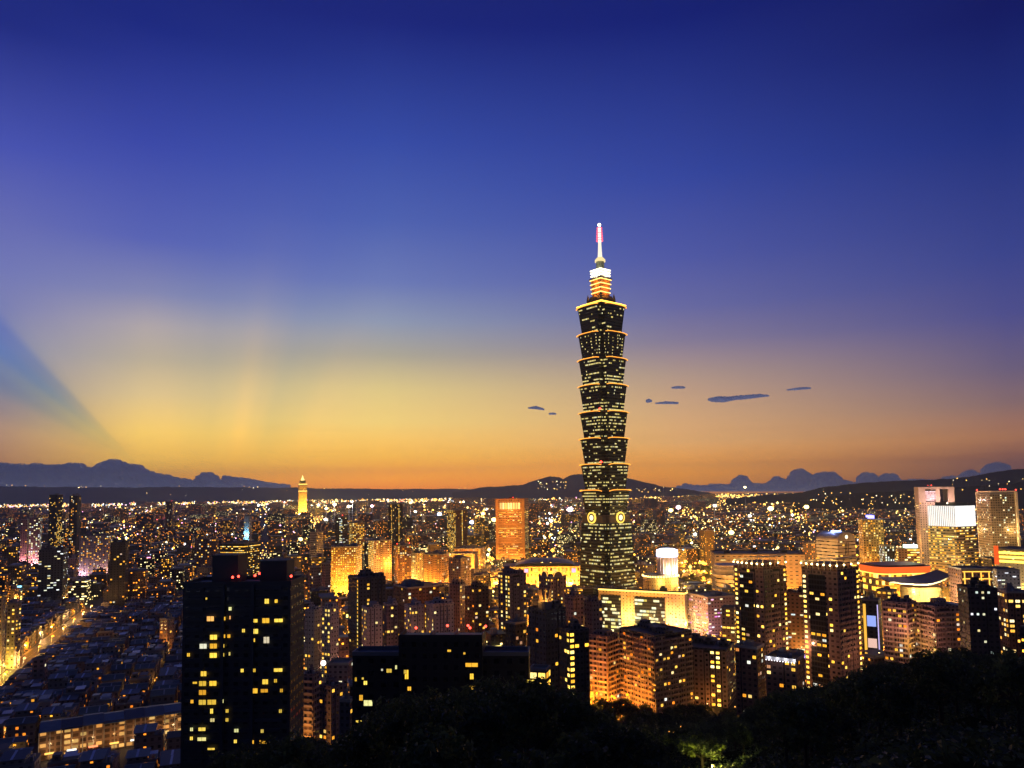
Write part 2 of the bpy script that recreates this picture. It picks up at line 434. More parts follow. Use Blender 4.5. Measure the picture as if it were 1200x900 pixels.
ridge('hills', [(-420, 574), (-200, 571), (0, 570), (120, 571), (300, 571), (440, 573), (560, 573), (640, 576), (760, 579), (900, 580), (1100, 580), (1700, 585)], 15500, (.08, .09, .09), 'long level plateau on the horizon', seed=3)  # base colour raised to imitate the pallor of distant haze
ridge('mountain', [(530, 577), (565, 571), (590, 570), (612, 568), (628, 562), (645, 558.5), (655, 559.5), (660, 561.5), (668, 557), (678, 555.5), (700, 556.5), (730, 559), (752, 564), (775, 570), (795, 572), (830, 577), (845, 582)], 13000, (.035, .035, .03), 'twin humped dark mountain behind the skyscraper', seed=5)
ridge('right_hills', [(850, 585), (900, 580), (940, 577), (962, 571), (1000, 567), (1040, 564), (1080, 563), (1115, 561), (1150, 556), (1180, 551), (1230, 547), (1400, 535), (1700, 540)], 6500, (.03, .028, .02), 'dark hill range rising on the right horizon', front=1500, seed=8)
ridge('near_hills', [(930, 592), (960, 584), (1000, 578), (1050, 576), (1100, 573), (1160, 568), (1240, 560), (1500, 545)], 4600, (.03, .028, .018), 'lower dark foothill with scattered house lights', front=900, back=1200, seed=9)

# ------------------------------------------------------------------ heroes: registry and generic tower builder
HERO = []     # (pl, pr, ytop, yvis, D, cx, cy, radius)
REFS = []     # (name used in labels, px, py)
BOXES = []    # footprint boxes for the visibility test
def footprint(pl, pc, pr, py, D, a, depth):
    C = P(pc, py, D); ul = P(pl, py, D).x / D; ur = P(pr, py, D).x / D
    ca, sa = math.cos(a), math.sin(a)
    tl = (C.x - ul * C.y) / (ca + ul * sa)
    if depth is None or pr - pc > 2:
        tr = (ur * C.y - C.x) / (sa - ur * ca) if abs(sa - ur * ca) > 1e-4 else 20
        if tr <= 1 or tr > 90: tr = depth or 24
    else: tr = depth
    L = Vector((-ca, sa)); Rr = Vector((sa, ca))
    cen = Vector((C.x, C.y)) + L * tl / 2 + Rr * tr / 2
    return cen, tl, tr
FLOOD = 4.4
WIN = {}
def win_mesh(w, h, mat):
    k = (round(w, 2), round(h, 2), mat.name)
    if k not in WIN:
        m = MB(); f = .09
        m.face([(-w / 2, -.05, -h / 2), (w / 2, -.05, -h / 2), (w / 2, -.05, h / 2), (-w / 2, -.05, h / 2)], 0)
        for x0, x1, z0, z1 in ((-w / 2 - f, -w / 2, -h / 2 - f, h / 2 + f), (w / 2, w / 2 + f, -h / 2 - f, h / 2 + f), (-w / 2, w / 2, h / 2, h / 2 + f), (-w / 2, w / 2, -h / 2 - f, -h / 2), (-.04, .04, -h / 2, h / 2)):
            m.box(x0, x1, -.14, 0.0, z0, z1, 1)
        o = m.build('window', [mat, DARKFRAME]); WIN[k] = o.data
        bpy.data.objects.remove(o)
    return WIN[k]
def add_windows(root, faces, cell, fl, z0, z1, prob, size, mat, seed=1, cap=90):
    """faces: (origin xy, dir xy, length, rot).  Lit windows one object each up to cap, the rest one part"""
    rg = random.Random(seed); out = []
    for fi, (o, d, L, rot) in enumerate(faces):
        n = max(1, round(L / cell)); m = max(1, round((z1 - z0) / fl)); cw = L / n; fh = (z1 - z0) / m
        for j in range(m):
            for i in range(n):
                p = prob(fi, i, n, j, m) if callable(prob) else prob
                if rg.random() < p:
                    u = (i + .5) * cw
                    out.append((Vector((o[0] + d[0] * u, o[1] + d[1] * u, z0 + (j + .5) * fh)), rot, cw, fh))
    rg.shuffle(out)
    rest = MB()
    for k, (p, rot, cw, fh) in enumerate(out):
        w, h = cw * size[0], fh * size[1]
        if k < cap:
            ob = bpy.data.objects.new('window', win_mesh(w, h, mat)); COL.objects.link(ob)
            ob.parent = root; ob.location = p; ob.rotation_euler = (0, 0, rot)
        else:
            c, s = math.cos(rot), math.sin(rot)
            q = lambda x, z: (p.x + c * x + s * .08, p.y + s * x - c * .08, p.z + z)
            rest.face([q(-w / 2, -h / 2), q(w / 2, -h / 2), q(w / 2, h / 2), q(-w / 2, h / 2)])
    if rest.f: tag(rest.build('window', mat, root), kind='stuff')
def floodlight(root, loc, col, power, r=.5):
    b = MB(); b.box(-.5, .5, -.3, .3, 0, .5, 1); b.box(-.4, .4, -.2, .2, .502, .56, 0)
    o = b.build('floodlight', [glow('flood_lens', (1, .7, .3), 8), DARKFRAME], root); o.location = loc
    light((0, 0, 1.4), col, power * FLOOD, o, r)
def beacon(root, loc, col=(1, .05, .03), r=.7, s=9):
    b = MB(); b.bar((0, 0, -1.2), (0, 0, 0), .1, 1); b.ball((0, 0, r * .8), r, 0)
    o = b.build('warning_lamp', [glow('warn_%d' % int(col[0] * 9 + col[2] * 99), col, s), DARKFRAME], root); o.location = loc
    return o
def tower(name, label, cat, ref, pl, pc, pr, ytop, yvis, D, a=4, depth=None, wall=None, z0=0, cell=3.6, fl=3.3, lit=.3, size=(.6, .55), pmat=None,
          roof=None, parapet=1.2, huts=1, floods=(), beacons=(), band=None, group=None, seed=None, faces='FRL', hutmat=None, balcony=0, cap=90, skip_lo=0, register=True, fixed=False, bays=None, balmat=None, balfaces='FR'):
    seed = seed or int(pl * 7 + ytop * 3)
    rg = random.Random(seed); a = R(a)
    wl, wr = max(.5, pc - pl), max(.5, pr - pc)
    if not fixed and wr > .12 * (wl + wr):
        a = math.atan((pc - 600) / F) + math.atan2(wr, wl)      # both faces seen in the photograph's proportion
    cen, tl, tr = footprint(pl, pc, pr, (ytop + yvis) / 2, D, a, depth)
    zt = P((pl + pr) / 2, ytop, D + tr * .15).z
    h = zt - z0
    root = empty(name, (cen.x, cen.y, z0), -a)
    tag(root, label, cat, group)
    if register:
        HERO.append((min(pl, pr), max(pl, pr), ytop, yvis, D, cen.x, cen.y, math.hypot(tl, tr) / 2))
        if ref: REFS.append((ref, (pl + pr) / 2, (ytop + yvis) / 2))
        BOXES.append((cen.x, cen.y, tl, tr, h, -a, None))
    wall = wall or facade('w_grey', (.16, .16, .17))
    roof = roof or ROOF
    hx, hy = tl / 2, tr / 2
    if bays is None: bays = cat.startswith('apartment')
    m = MB()
    if bays:
        ins = 1.1
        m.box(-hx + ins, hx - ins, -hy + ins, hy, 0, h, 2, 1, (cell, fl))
        for o, d, L in (((-hx, -hy), (1, 0), tl), ((hx, -hy), (0, 1), tr), ((-hx, hy), (0, -1), tr)):
            n = max(1, round(L / cell)); cw = L / n; i = 0; nx, ny = d[1], -d[0]
            while i < n:
                k = min(n - i, rg.choice((1, 2, 2, 3)))
                u0, u1 = i * cw + (.42 if i else .0), (i + k) * cw - (.42 if i + k < n else .0)
                if i == 0 and d == (0, 1): u0 += ins
                if i + k >= n and d == (0, -1): u1 -= ins
                hb = h - (rg.choice((0, 0, 0, fl * .6)) if 0 < i and i + k < n else 0)
                p = [(o[0] + d[0] * u, o[1] + d[1] * u) for u in (u0, u1)]
                p += [(p[1][0] - nx * (ins - .01), p[1][1] - ny * (ins - .01)), (p[0][0] - nx * (ins - .01), p[0][1] - ny * (ins - .01))]
                m.prism(p, 0, hb, 0, 1, (cw, fl)); i += k
    else: m.box(-hx, hx, -hy, hy, 0, h, 0, 1, (cell, fl))
    m.build('wall', [wall, roof, RECESS_SHADE], root)
    if parapet:
        m = MB(); t = .35
        for x0, x1, y0, y1 in ((-hx - .1, hx + .1, -hy - .1, -hy + t), (-hx - .1, hx + .1, hy - t, hy + .1), (-hx - .1, -hx + t, -hy + t, hy - t), (hx - t, hx + .1, -hy + t, hy - t)):
            m.box(x0, x1, y0, y1, h - .25, h + parapet, 0, bottom=True)
        m.build('parapet', [hutmat or CONC], root)
    for k in range(huts):
        w = min(tl * .3, 9) * rg.uniform(.7, 1.1); d = min(tr * .4, 8); hh = rg.uniform(2.6, 4.5)
        x = (k + .5) / huts * tl - hx + rg.uniform(-1, 1); y = rg.uniform(-.15, .3) * tr
        x = max(-hx + w / 2 + .5, min(hx - w / 2 - .5, x)); y = max(-hy + d / 2 + .5, min(hy - d / 2 - .5, y))
        m = MB(); m.box(x - w / 2, x + w / 2, y - d / 2, y + d / 2, h + .01, h + hh, 0, 1)
        if rg.random() < .6: m.box(x - w / 3, x + w / 5, y - d / 3, y + d / 3, h + hh, h + hh + 2, 0, 1)
        m.build('stair_hut', [hutmat or CONC, roof], root)
        if rg.random() < .7:
            tx = x + w * .8 if x < 0 else x - w * .8
            m = MB(); m.lathe([(.9, h), (.9, h + 1.9), (.5, h + 2.2), (0, h + 2.25)], 10, 0, (max(-hx + 1, min(hx - 1, tx)), y), cap=False); m.build('water_tank', STEEL, root)
    FA = {'F': ((-hx, -hy - .03), (1, 0), tl, 0.0), 'R': ((hx + .03, -hy), (0, 1), tr, R(90)), 'L': ((-hx - .03, hy), (0, -1), tr, R(-90))}
    if lit: add_windows(root, [FA[c] for c in faces], cell, fl, skip_lo * fl, h - (h % fl if h % fl < 1 else 0), lit, size, pmat or pane('pane_warm', WARM, 1.5), seed, cap)
    if balcony:
        nb = max(1, round(h / fl)); made = {}
        for j in range(1, nb):
            for c in balfaces:
                o, d, L, rot = FA[c]
                z = j * h / nb
                n = max(1, round(L / (cell * 2)))
                for i in range(n):
                    w2 = .9 * L / n / 2; x = (i + .5) * L / n
                    if c not in made:
                        m = MB(); m.box(-w2, w2, -balcony, 0, -.14, 0, 0, bottom=True); m.box(-w2, w2, -balcony, -balcony + .12, 0, 1.05, 0)
                        b = m.build('balcony', [balmat or BALC], root); made[c] = b.data
                    else:
                        b = bpy.data.objects.new('balcony', made[c]); COL.objects.link(b); b.parent = root
                    b.location = (o[0] + d[0] * x, o[1] + d[1] * x, z); b.rotation_euler = (0, 0, rot)
    for fx, fy, fz, col, pw in floods:
        floodlight(root, (fx * hx, -hy - fy, fz), col, pw)
    for bx, by in beacons:
        beacon(root, (bx * hx, by * hy, h + 3))
    root['dims'] = (tl, tr, h)
    return root
def dims(root):
    d = root['dims']; return d[0], d[1], d[2]

W_DARK = facade('w_dark', (.035, .037, .045), wu=.5, wv=.42)
W_NAVY = facade('w_navy', (.06, .07, .10), wu=.5, wv=.45)
W_PURP = facade('w_mauve', (.20, .15, .19), wu=.5, wv=.45)
W_PINK = facade('w_pink', (.32, .22, .21), wu=.5, wv=.5)
W_WHITE = facade('w_white', (.5, .46, .47), wu=.42, wv=.4)
W_CREAM = facade('w_cream', (.48, .40, .28), wu=.4, wv=.45)
W_ORNG = facade('w_tan', (.38, .22, .12), wu=.6, wv=.4)
W_BRICK = facade('w_brick', (.18, .09, .07), wu=.5, wv=.45)
W_GREY = facade('w_grey', (.16, .16, .17))
W_GLASS = facade('w_glass', (.03, .035, .045), wu=.86, wv=.7, rough=.3)
P_WARM = pane('pane_warm', WARM, 1.5)
P_YEL = pane('pane_yellow', YELLOW, 1.6)
P_GOLD = pane('pane_gold', YELLOW, 2.6)
P_COOL = pane('pane_cool', COOL, 1.5)
# ------------------------------------------------------------------ stepped skyscraper
def skyscraper():
    D, a = 1000.0, R(51.5)
    c0 = P(709, 560, D)
    root = empty('skyscraper', (c0.x, c0.y, 0), -a)
    tag(root, 'tallest tower, eight flared dark glass tiers with orange lit eaves and a glowing spire', 'skyscraper')
    HERO.append((676, 747, 262, 690, D, c0.x, c0.y, 42)); REFS.append(('stepped skyscraper', 711, 560)); BOXES.append((c0.x, c0.y, 52, 52, 400, -a, None))
    Z = lambda py: P(708, py, D).z
    def cross(s, n):
        k = s - n
        return [(-k, -s), (k, -s), (k, -k), (s, -k), (s, k), (k, k), (k, s), (-k, s), (-k, k), (-s, k), (-s, -k), (-k, -k)]
    glass = facade('w_tower_glass', (.016, .026, .022), wu=.9, wv=.6, rough=.28, glass=(.008, .013, .012))
    win = pane('pane_tower', [(0, (.6, .45, .1)), (.3, (.85, .70, .22)), (.7, (1, .80, .30)), (.9, (.9, .9, .55)), (1, (.5, .3, .06))], 1.0)
    strip = glow('eave_light', (1, .36, .04), 1.7)
    led = glow('ledge_led', (1, .58, .14), 2.6); ledo = glow('ledge_orange', (1, .38, .03), 3.0)
    for q in (led, ledo): q.cycles.emission_sampling = 'AUTO'
    rg = random.Random(101)
    def lit_rows(mod, sb, st, nb, nt, z0, z1, rows, dens, cw, singles, colmode=False):
        """dashes of lit glass on the two street faces, both notches and the near corner"""
        qs = []
        h = (z1 - z0) / rows
        for j in range(rows):
            t = (j + .5) / rows; s = sb + (st - sb) * t + .12; n = nb + (nt - nb) * t; k = s - n
            dens_j = dens * (rg.choice((.2, .6, 1, 1.4, 2.0)))
            segs = [('F', -k, k, -s), ('R', -k, k, s), ('F', -s, -k, -k), ('R', k, s, k), ('F', k + .2, s, -k), ('R', -s, -k - .2, k)]
            for kind, u0, u1, off in segs:
                u = u0 + .5; state = False
                while u < u1 - .6:
                    w = rg.choice((.9, 1.2, 1.5))
                    state = state if rg.random() < .55 else rg.random() < dens_j; on = state
                    if colmode: on = abs(u % 9 - 4) < 1.0 and rg.random() < .6 or rg.random() < .03
                    if on:
                        qs.append((kind, u, min(u + w, u1 - .3), off, z0 + h * (j + .34), z0 + h * (j + .74), abs(sb - st) / (z1 - z0) * (1 if st > sb else -1)))
                    u += w + .3
        rg.shuffle(qs)
        rest = MB()
        for i, (kind, u, v, off, za, zb, sl) in enumerate(qs):
            d0, d1 = -sl * (zb - za) / 2, sl * (zb - za) / 2
            if kind == 'F': p = [(u, off - d0 - .1, za), (v, off - d0 - .1, za), (v, off - d1 - .1, zb), (u, off - d1 - .1, zb)]
            else: p = [(off + d0 + .1, u, za), (off + d0 + .1, v, za), (off + d1 + .1, v, zb), (off + d1 + .1, u, zb)]
            if i < singles:
                b = MB(); b.face(p); b.build('window', win, mod)
            else: rest.face(p)
        if rest.f: tag(rest.build('window', win, mod), kind='stuff')
    # sloping base
    zb, zt = 0.0, Z(612)
    m = MB(); m.prism(cross(29.6, 5), zb, zt, 0, 0, (2.2, 4.2), poly2=cross(25.8, 5.4)); base = m.build('base_block', glass, root)
    lit_rows(base, 29.6, 25.8, 5, 5.4, zb + 4, zt, 22, .34, 2.2, 20)
    m = MB(); m.prism(cross(25.4, 6), zt + .05, Z(603), 0, 0, (2.2, 4.2)); belt = m.build('belt', plain('belt_stone', (.08, .075, .07), .5), root)
    # coin shaped medallions
    gold = glow('medallion_gold', (1, .58, .08), 1.5); goldw = glow('medallion_core', (1, .80, .4), 1.7)
    zc = Z(606)
    for rot, off in ((0, (0, -26.9)), (R(90), (26.9, 0))):
        md = empty('medallion', (off[0], off[1], zc), rot); md.parent = root
        b = MB(); b2 = MB(); bb = MB(); n = 28
        for k in range(n):
            A, B = 2 * math.pi * k / n, 2 * math.pi * (k + 1) / n
            r = lambda rad, y, t: (rad * math.cos(t), y, rad * math.sin(t))
            b.face([r(5.6, -.45, A), r(7.6, -.45, A), r(7.6, -.45, B), r(5.6, -.45, B)])
            b.face([r(7.6, -.45, A), r(7.6, .9, A), r(7.6, .9, B), r(7.6, -.45, B)])
            bb.face([r(0, -.3, A), r(5.6, -.3, A), r(5.6, -.3, B)])
            b2.face([r(0, -.42, A), r(3.6, -.42, A), r(3.6, -.42, B)])
        b.build('rim', gold, md); bb.build('disc', DARKFRAME, md); b2.build('core', goldw, md)
    ys = [604, 575, 545, 515, 484.5, 453.5, 423, 393.5, 362]
    for i in range(8):
        z0, z1 = Z(ys[i]), Z(ys[i + 1])
        sb, st, n = 22.3, 26.0, 7.0
        m = MB(); m.prism(cross(sb, n), z0 + .02, z1 - .4, 0, 0, (2.2, 4.2), poly2=cross(st, n)); mod = m.build('tier', glass, root)
        lit_rows(mod, sb, st, n, n, z0 + .6, z1 - 1.4, 8, (.42, .38, .36, .36, .42, .42, .06, .12)[i], 2.2, 10, colmode=i in (6,))
        m = MB(); m.prism(cross(st + 1.2, n), z1 - .4, z1 + .5, 0, 0, (3, 3), bottom=True); m.build('eave', plain('eave_metal', (.06, .05, .045), .4), mod)
        s = st + 1.7; k = s - n
        segs = [((-k, -s), (k, -s)), ((s, -k), (s, k)), ((-s - .2, -k - .2), (-k - .6, -k - .2)), ((k + .2, k + .6), (k + .2, s + .2))]
        for (ax, ay), (bx, by) in segs:
            b = MB(); prev = None
            for q in range(9):
                t = q / 8; L = math.hypot(bx - ax, by - ay)
                p = (ax + (bx - ax) * t, ay + (by - ay) * t, z1 + 1.1 - (2 * t - 1) ** 4 * min(1.6, L * .12))
                if prev: b.bar(prev, p, .5)
                prev = p
            b.build('eave_light', strip, mod)
        if i in (1, 3):
            beacon(mod, (st - n + .5, -st - .5, z1 + 2.0), r=1.5, s=6)
    # crown: setbacks, lit lantern tiers, drum, spire
    K = .411
    sq = lambda s: [(-s, -s), (s, -s), (s, s), (-s, s)]
    zr = Z(362)
    m = MB(); m.prism(sq(24), zr + .6, zr + 2.2, 0, 0); crown = m.build('crown', plain('crown_stone', (.10, .075, .06), .5), root)
    for s_, z_, r_ in ((23.6, zr + 3.2, .9), (20, Z(357.5), .5)):
        b = MB()
        for p, q in zip(sq(s_), sq(s_)[1:] + sq(s_)[:1]): b.bar((*p, z_), (*q, z_), r_)
        b.build('ledge_light', glow('crown_gold', (1, .5, .05), 3.4), crown)
    for py0, py1, w0, w1 in ((361, 356, 40, 38), (356, 352, 33, 32), (352, 348, 28, 26)):
        m = MB(); m.prism(sq(w0 * K), Z(py0), Z(py1), 0, 0, (2, 3), poly2=sq(w1 * K)); m.build('setback', plain('setback_dark', (.05, .04, .035), .5), crown)
    for sx in (-1, 1):
        for sy in (-1, 1):
            b = MB(); b.lathe([(1.8, Z(357)), (2.2, Z(352)), (1.2, Z(348)), (.1, Z(345))], 8, 0, (sx * 12.5, sy * 12.5)); b.build('finial', plain('finial_dark', (.07, .06, .05), .5), crown)
    lan = plain('lantern_stone', (.5, .24, .08), .6)
    pys = [348.5, 343.5, 338.5, 333.5, 328.5]
    for i in range(4):
        wa, wb = 19.5 + i * .8, 21.2 + i * .9
        m = MB(); m.prism(sq(wa * K), Z(pys[i]), Z(pys[i + 1]) - .8, 0, 0, (1.6, 2), poly2=sq(wb * K)); t = m.build('lantern_tier', lan, root)
        b = MB(); s_ = wb * K + .5
        for p, q in zip(sq(s_), sq(s_)[1:] + sq(s_)[:1]): b.bar((*p, Z(pys[i + 1]) - .5), (*q, Z(pys[i + 1]) - .5), .62)
        b.build('ledge_light', led, t)
        for off in ((0, -s_ - 4), (s_ + 4, 0)): light((off[0], off[1], Z(pys[i]) + 1), (1, .30, .02), 1500, t, .5)
    m = MB(); m.prism(sq(11.2), Z(328.5), Z(327), 0, 0, poly2=sq(11.2)); m.build('deck', plain('setback_dark', (.05, .04, .035), .5), root)
    for i, py in enumerate((326, 322.8, 319.6)):
        m = MB(); m.prism(sq((21.5 + i * .5) * K), Z(py), Z(py - 2.2), 0, 0, bottom=True); t = m.build('lantern_tier', plain('white_panel', (.8, .78, .7), .4), root)
        b = MB(); s_ = (22.5 + i * .6) * K
        for p, q in zip(sq(s_), sq(s_)[1:] + sq(s_)[:1]): b.bar((*p, Z(py - 2)), (*q, Z(py - 2)), .85)
        b.build('ledge_light', glow('ledge_white', (1, .88, .6), 2.6), t)
        light((0, -s_ - 4, Z(py)), (1, .9, .6), 800, t, .5); light((s_ + 4, 0, Z(py)), (1, .9, .6), 800, t, .5)
    m = MB(); m.lathe([(6.0, Z(317)), (5.6, Z(308)), (5.6, Z(307))], 20); m.build('drum', plain('drum_metal', (.3, .33, .26), .4), root)
    light((4, -14, Z(314)), (1, .9, .5), 1300, root, .5)
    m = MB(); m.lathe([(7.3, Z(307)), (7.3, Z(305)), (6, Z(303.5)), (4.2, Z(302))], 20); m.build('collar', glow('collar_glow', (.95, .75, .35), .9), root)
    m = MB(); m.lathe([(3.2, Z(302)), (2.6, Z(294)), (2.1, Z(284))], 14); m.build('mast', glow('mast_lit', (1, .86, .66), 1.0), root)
    m = MB(); m.lathe([(2.1, Z(284)), (1.9, Z(267)), (1.3, Z(265)), (.7, Z(262))], 14); m.build('spire_lamp', glow('spire_glow', (1, .72, .62), 2.6), root)
    for q in range(6):  # made-up glowing rings imitate the red halo round the spire
        z = Z(282 - q * 2.9); m = MB(); n = 16; ro = 4.3 - q * .2
        for k in range(n):
            A, B = 2 * math.pi * k / n, 2 * math.pi * (k + 1) / n
            m.bar((ro * math.cos(A), ro * math.sin(A), z), (ro * math.cos(B), ro * math.sin(B), z), .75, n=4)
        for k in range(4):
            A = 2 * math.pi * k / 4; m.bar((2.5 * math.cos(A), 2.5 * math.sin(A), z), (ro * math.cos(A), ro * math.sin(A), z), .2, n=4)
        m.build('lamp_ring', glow('halo_red', (1, .10, .14), 1.6), root)
    b = MB(); b.ball((0, 0, Z(263.5)), 2.2); b.build('beacon', glow('beacon_white', (1, .85, .55), 6), root)
skyscraper()

# ------------------------------------------------------------------ distant landmark towers
def spire_tower():
    D = 4600.0; c = P(354.5, 580, D); Z = lambda py: P(354.5, py, D).z; k = D / F
    root = empty('spire_tower', (c.x, c.y, 0), R(20))
    tag(root, 'slender gold floodlit tower with a pointed glowing top far away on the left', 'tower')
    HERO.append((347, 363, 560, 600, D, c.x, c.y, 45)); REFS.append(('gold spire tower', 354, 585)); BOXES.append((c.x, c.y, 50, 50, 230, 0, None))
    gold = facade('w_goldstone', (.5, .34, .12), lit=.25, stops=YELLOW, s=1.0)
    s = 4.6 * k
    m = MB(); m.box(-s, s, -s, s, 0, Z(567), 0, cell=(8, 6)); m.build('wall', gold, root)
    m = MB(); m.box(-s * .7, s * .7, -s * .7, s * .7, Z(567), Z(563), 0, cell=(8, 6)); m.build('upper_tier', gold, root)
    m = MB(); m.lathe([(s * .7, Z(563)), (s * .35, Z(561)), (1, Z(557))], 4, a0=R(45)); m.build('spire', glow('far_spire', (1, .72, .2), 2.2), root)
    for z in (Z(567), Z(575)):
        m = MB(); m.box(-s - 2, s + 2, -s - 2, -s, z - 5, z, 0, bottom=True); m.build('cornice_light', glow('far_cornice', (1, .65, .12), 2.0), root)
    for sx in (-.6, .6): floodlight(root, (sx * s * 2, -s - 60, 30), (1, .5, .08), 4.5e5, 3)
    floodlight(root, (s + 60, -10, 60), (1, .5, .08), 3e5, 3)
spire_tower()
T = tower
def colp(cols, base, edge=None):
    return lambda f, i, n, j, m: cols.get((f, i), cols.get((f, i - n), base))
T('office_tower', 'left of two black slab towers rising over the far left rooftops', 'office tower', 'black twin towers', 57, 66, 73, 580, 634, 1780, 35, None, W_DARK, lit=lambda f, i, n, j, m: .5 if (f == 1 and j < m * .65) else .12, pmat=P_YEL, huts=1, seed=3)
T('office_tower', 'narrower right one of two black slab towers over the far left rooftops', 'office tower', None, 81, 90, 94.5, 581, 634, 1700, 35, None, W_DARK, lit=lambda f, i, n, j, m: .35 if (f == 0 and i in (1, 2)) else .02, pmat=P_WARM, huts=2, seed=4)
T('hotel_tower', 'broad gold floodlit hotel slab covered in dotted yellow windows', 'hotel', 'gold hotel slab', 388, 417, 424, 641, 695, 1085, 22, None, facade('w_goldwall', (.42, .27, .11), wu=.3, wv=.4), lit=.62, size=(.42, .4), pmat=P_GOLD, cell=3.4, fl=3.2, huts=2,
  floods=[(-.7, 9, 3, (1, .44, .05), 7643), (0, 9, 3, (1, .44, .05), 8820), (.7, 9, 3, (1, .44, .05), 7643), (-.3, 22, 24, (1, .44, .05), 7056), (.6, 22, 24, (1, .44, .05), 6468)])
T('apartment_tower', 'cream balcony tower with a glowing yellow top right of the gold hotel', 'apartment tower', 'cream balcony tower', 431.5, 438, 459, 634, 683, 1130, 66, None, facade('w_balcony', (.55, .38, .24), wu=.6, wv=.45), lit=lambda f, i, n, j, m: .8 if f == 0 else .13, size=(.5, .5), pmat=P_GOLD, cell=3.6, fl=3.1, huts=3,
  floods=[(1.2, 26, 6, AMBER, 22000), (2.1, 20, 20, (1, .55, .2), 20000)])
T('apartment_tower', 'dim brown tower with two amber roof lamps right of the cream balcony tower', 'apartment tower', None, 461, 466, 482, 640, 690, 1140, 66, None, W_BRICK, lit=.25, pmat=P_WARM, cell=3.4, fl=3.1, huts=2, floods=[(1.2, 12, 40, ORANGE, 9000)], beacons=[(.5, -.9), (.5, .9)])
T('office_tower', 'tall dark tower with a gold light line down its face and lit crown', 'office tower', 'gold lined tower', 455, 463, 472, 591, 640, 1900, 45, None, W_DARK, lit=lambda f, i, n, j, m: .85 if i == n // 2 else .1, pmat=P_YEL, huts=1)
T('office_tower', 'dark tower with two yellow crown lights and a bright window strip', 'office tower', 'twin crowned tower', 524, 534, 548, 598, 640, 1760, 40, None, W_BRICK, lit=lambda f, i, n, j, m: .6 if f == 0 else (.95 if i == n // 2 else .05), pmat=P_YEL, huts=2)
RED = T('office_tower', 'red orange office tower with a row of tall lit windows under its roof', 'office tower', 'red orange office tower', 581, 615, 619.5, 585, 657, 1500, 8, 38, facade('w_redstone', (.48, .26, .11), wu=.75, wv=.42), lit=lambda f, i, n, j, m: (0 if j >= m - 4 else (.75 if j in (1, 2, 5, 8, m // 2, m // 2 + 2, m - 7, m - 9) else .22)), size=(.9, .36), pmat=P_YEL, cell=3.4, fl=4.0, huts=1, cap=95,
  floods=[(-.8, 16, 6, (1, .40, .06), 9000), (.1, 16, 6, (1, .40, .06), 9000), (.9, 16, 6, (1, .40, .06), 9000), (0, 34, 60, (1, .40, .07), 11000), (0, 26, 110, (1, .40, .07), 10000)], beacons=[(.15, -.5), (.0, .2)], hutmat=plain('red_stone', (.4, .16, .08)))
def red_top(r):
    tl, tr, h = dims(r)
    for i in range(8):
        x = -tl * .36 + tl * .72 * (i + .5) / 8
        b = MB(); b.box(x - 2.0, x + 2.0, -tr / 2 - .5, -tr / 2 - .05, h - 20, h - 7, 0, bottom=True); b.build('lantern_window', pane('pane_lantern', [(0, (1, .45, .05)), (.5, (1, .62, .2)), (1, (1, .3, .03))], 1.8), r)
    for x in (-.455, .455):
        b = MB(); b.box(x * tl - tl * .045, x * tl + tl * .045, -tr / 2 - 1.4, -tr / 2 - .02, 0, h, 0); b.build('pier', plain('red_stone2', (.5, .27, .12), .6), r)
    for j in range(1, 26):
        z = j * h / 29
        b = MB(); b.box(-tl * .41, tl * .41, -tr / 2 - .45, -tr / 2 - .04, z - .75, z + .75, 0, bottom=True); b.build('spandrel', plain('red_stone2', (.5, .27, .12), .6), r)
red_top(RED)
T('office_block', 'yellow lit mid rise office left of the gold lined tower', 'office block', None, 409, 413, 427, 613, 641, 1500, 60, None, W_ORNG, lit=.55, pmat=P_YEL, huts=2, floods=[(1.2, 14, 5, AMBER, 22000)])
T('office_tower', 'black office tower with white window bands left of the yellow office', 'office tower', None, 393, 401, 407, 606, 641, 1450, 40, None, W_DARK, lit=lambda f, i, n, j, m: .75 if f == 0 and i > n // 2 else .05, size=(.9, .4), pmat=P_COOL, huts=1, beacons=[(.8, -.6)])
T('office_tower', 'pale blue and cream tower with horizontal stripes', 'office tower', 'striped pale tower', 363, 371, 379, 624, 653, 1350, 45, None, facade('w_stripe', (.5, .46, .42), wu=1.0, wv=.4), lit=.02, huts=1, floods=[(2.6, 10, 10, AMBER, 9000)])
T('office_block', 'flat orange lit block with a blank front beside the domed hall', 'office block', 'flat orange block', 528, 556, 560, 649, 672, 1290, 8, 30, facade('w_blank', (.55, .36, .18), wu=.2, wv=.2), lit=.03, huts=0, floods=[(-.6, 18, 4, (1, .45, .06), 42000), (.5, 18, 4, (1, .45, .06), 42000)])
T('office_block', 'long orange lit podium building stretching behind the flat orange block', 'office block', None, 532, 563, 569, 643, 655, 1420, 6, 34, W_ORNG, lit=.35, pmat=P_WARM, huts=2, floods=[(.2, 18, 8, ORANGE, 30000)])
T('office_block', 'small bright yellow lit slab in the glow below the cream balcony tower', 'office block', None, 480, 487, 496, 649, 675, 1180, 40, None, W_CREAM, lit=.3, pmat=P_GOLD, huts=1, floods=[(0, 10, 4, AMBER, 18000), (1.6, 8, 4, AMBER, 14000)])
T('apartment_block', 'stepped tan apartment block with a red roof light', 'apartment block', None, 526, 540, 552, 655, 700, 1000, 42, None, W_PINK, lit=.15, huts=3, floods=[(1.5, 10, 4, ORANGE, 9000)])
T('apartment_block', 'broad tan apartment block facing the flat orange block', 'apartment block', None, 497, 520, 527, 650, 688, 1130, 20, None, W_ORNG, lit=.18, huts=3, floods=[(0, 12, 5, ORANGE, 16000)])
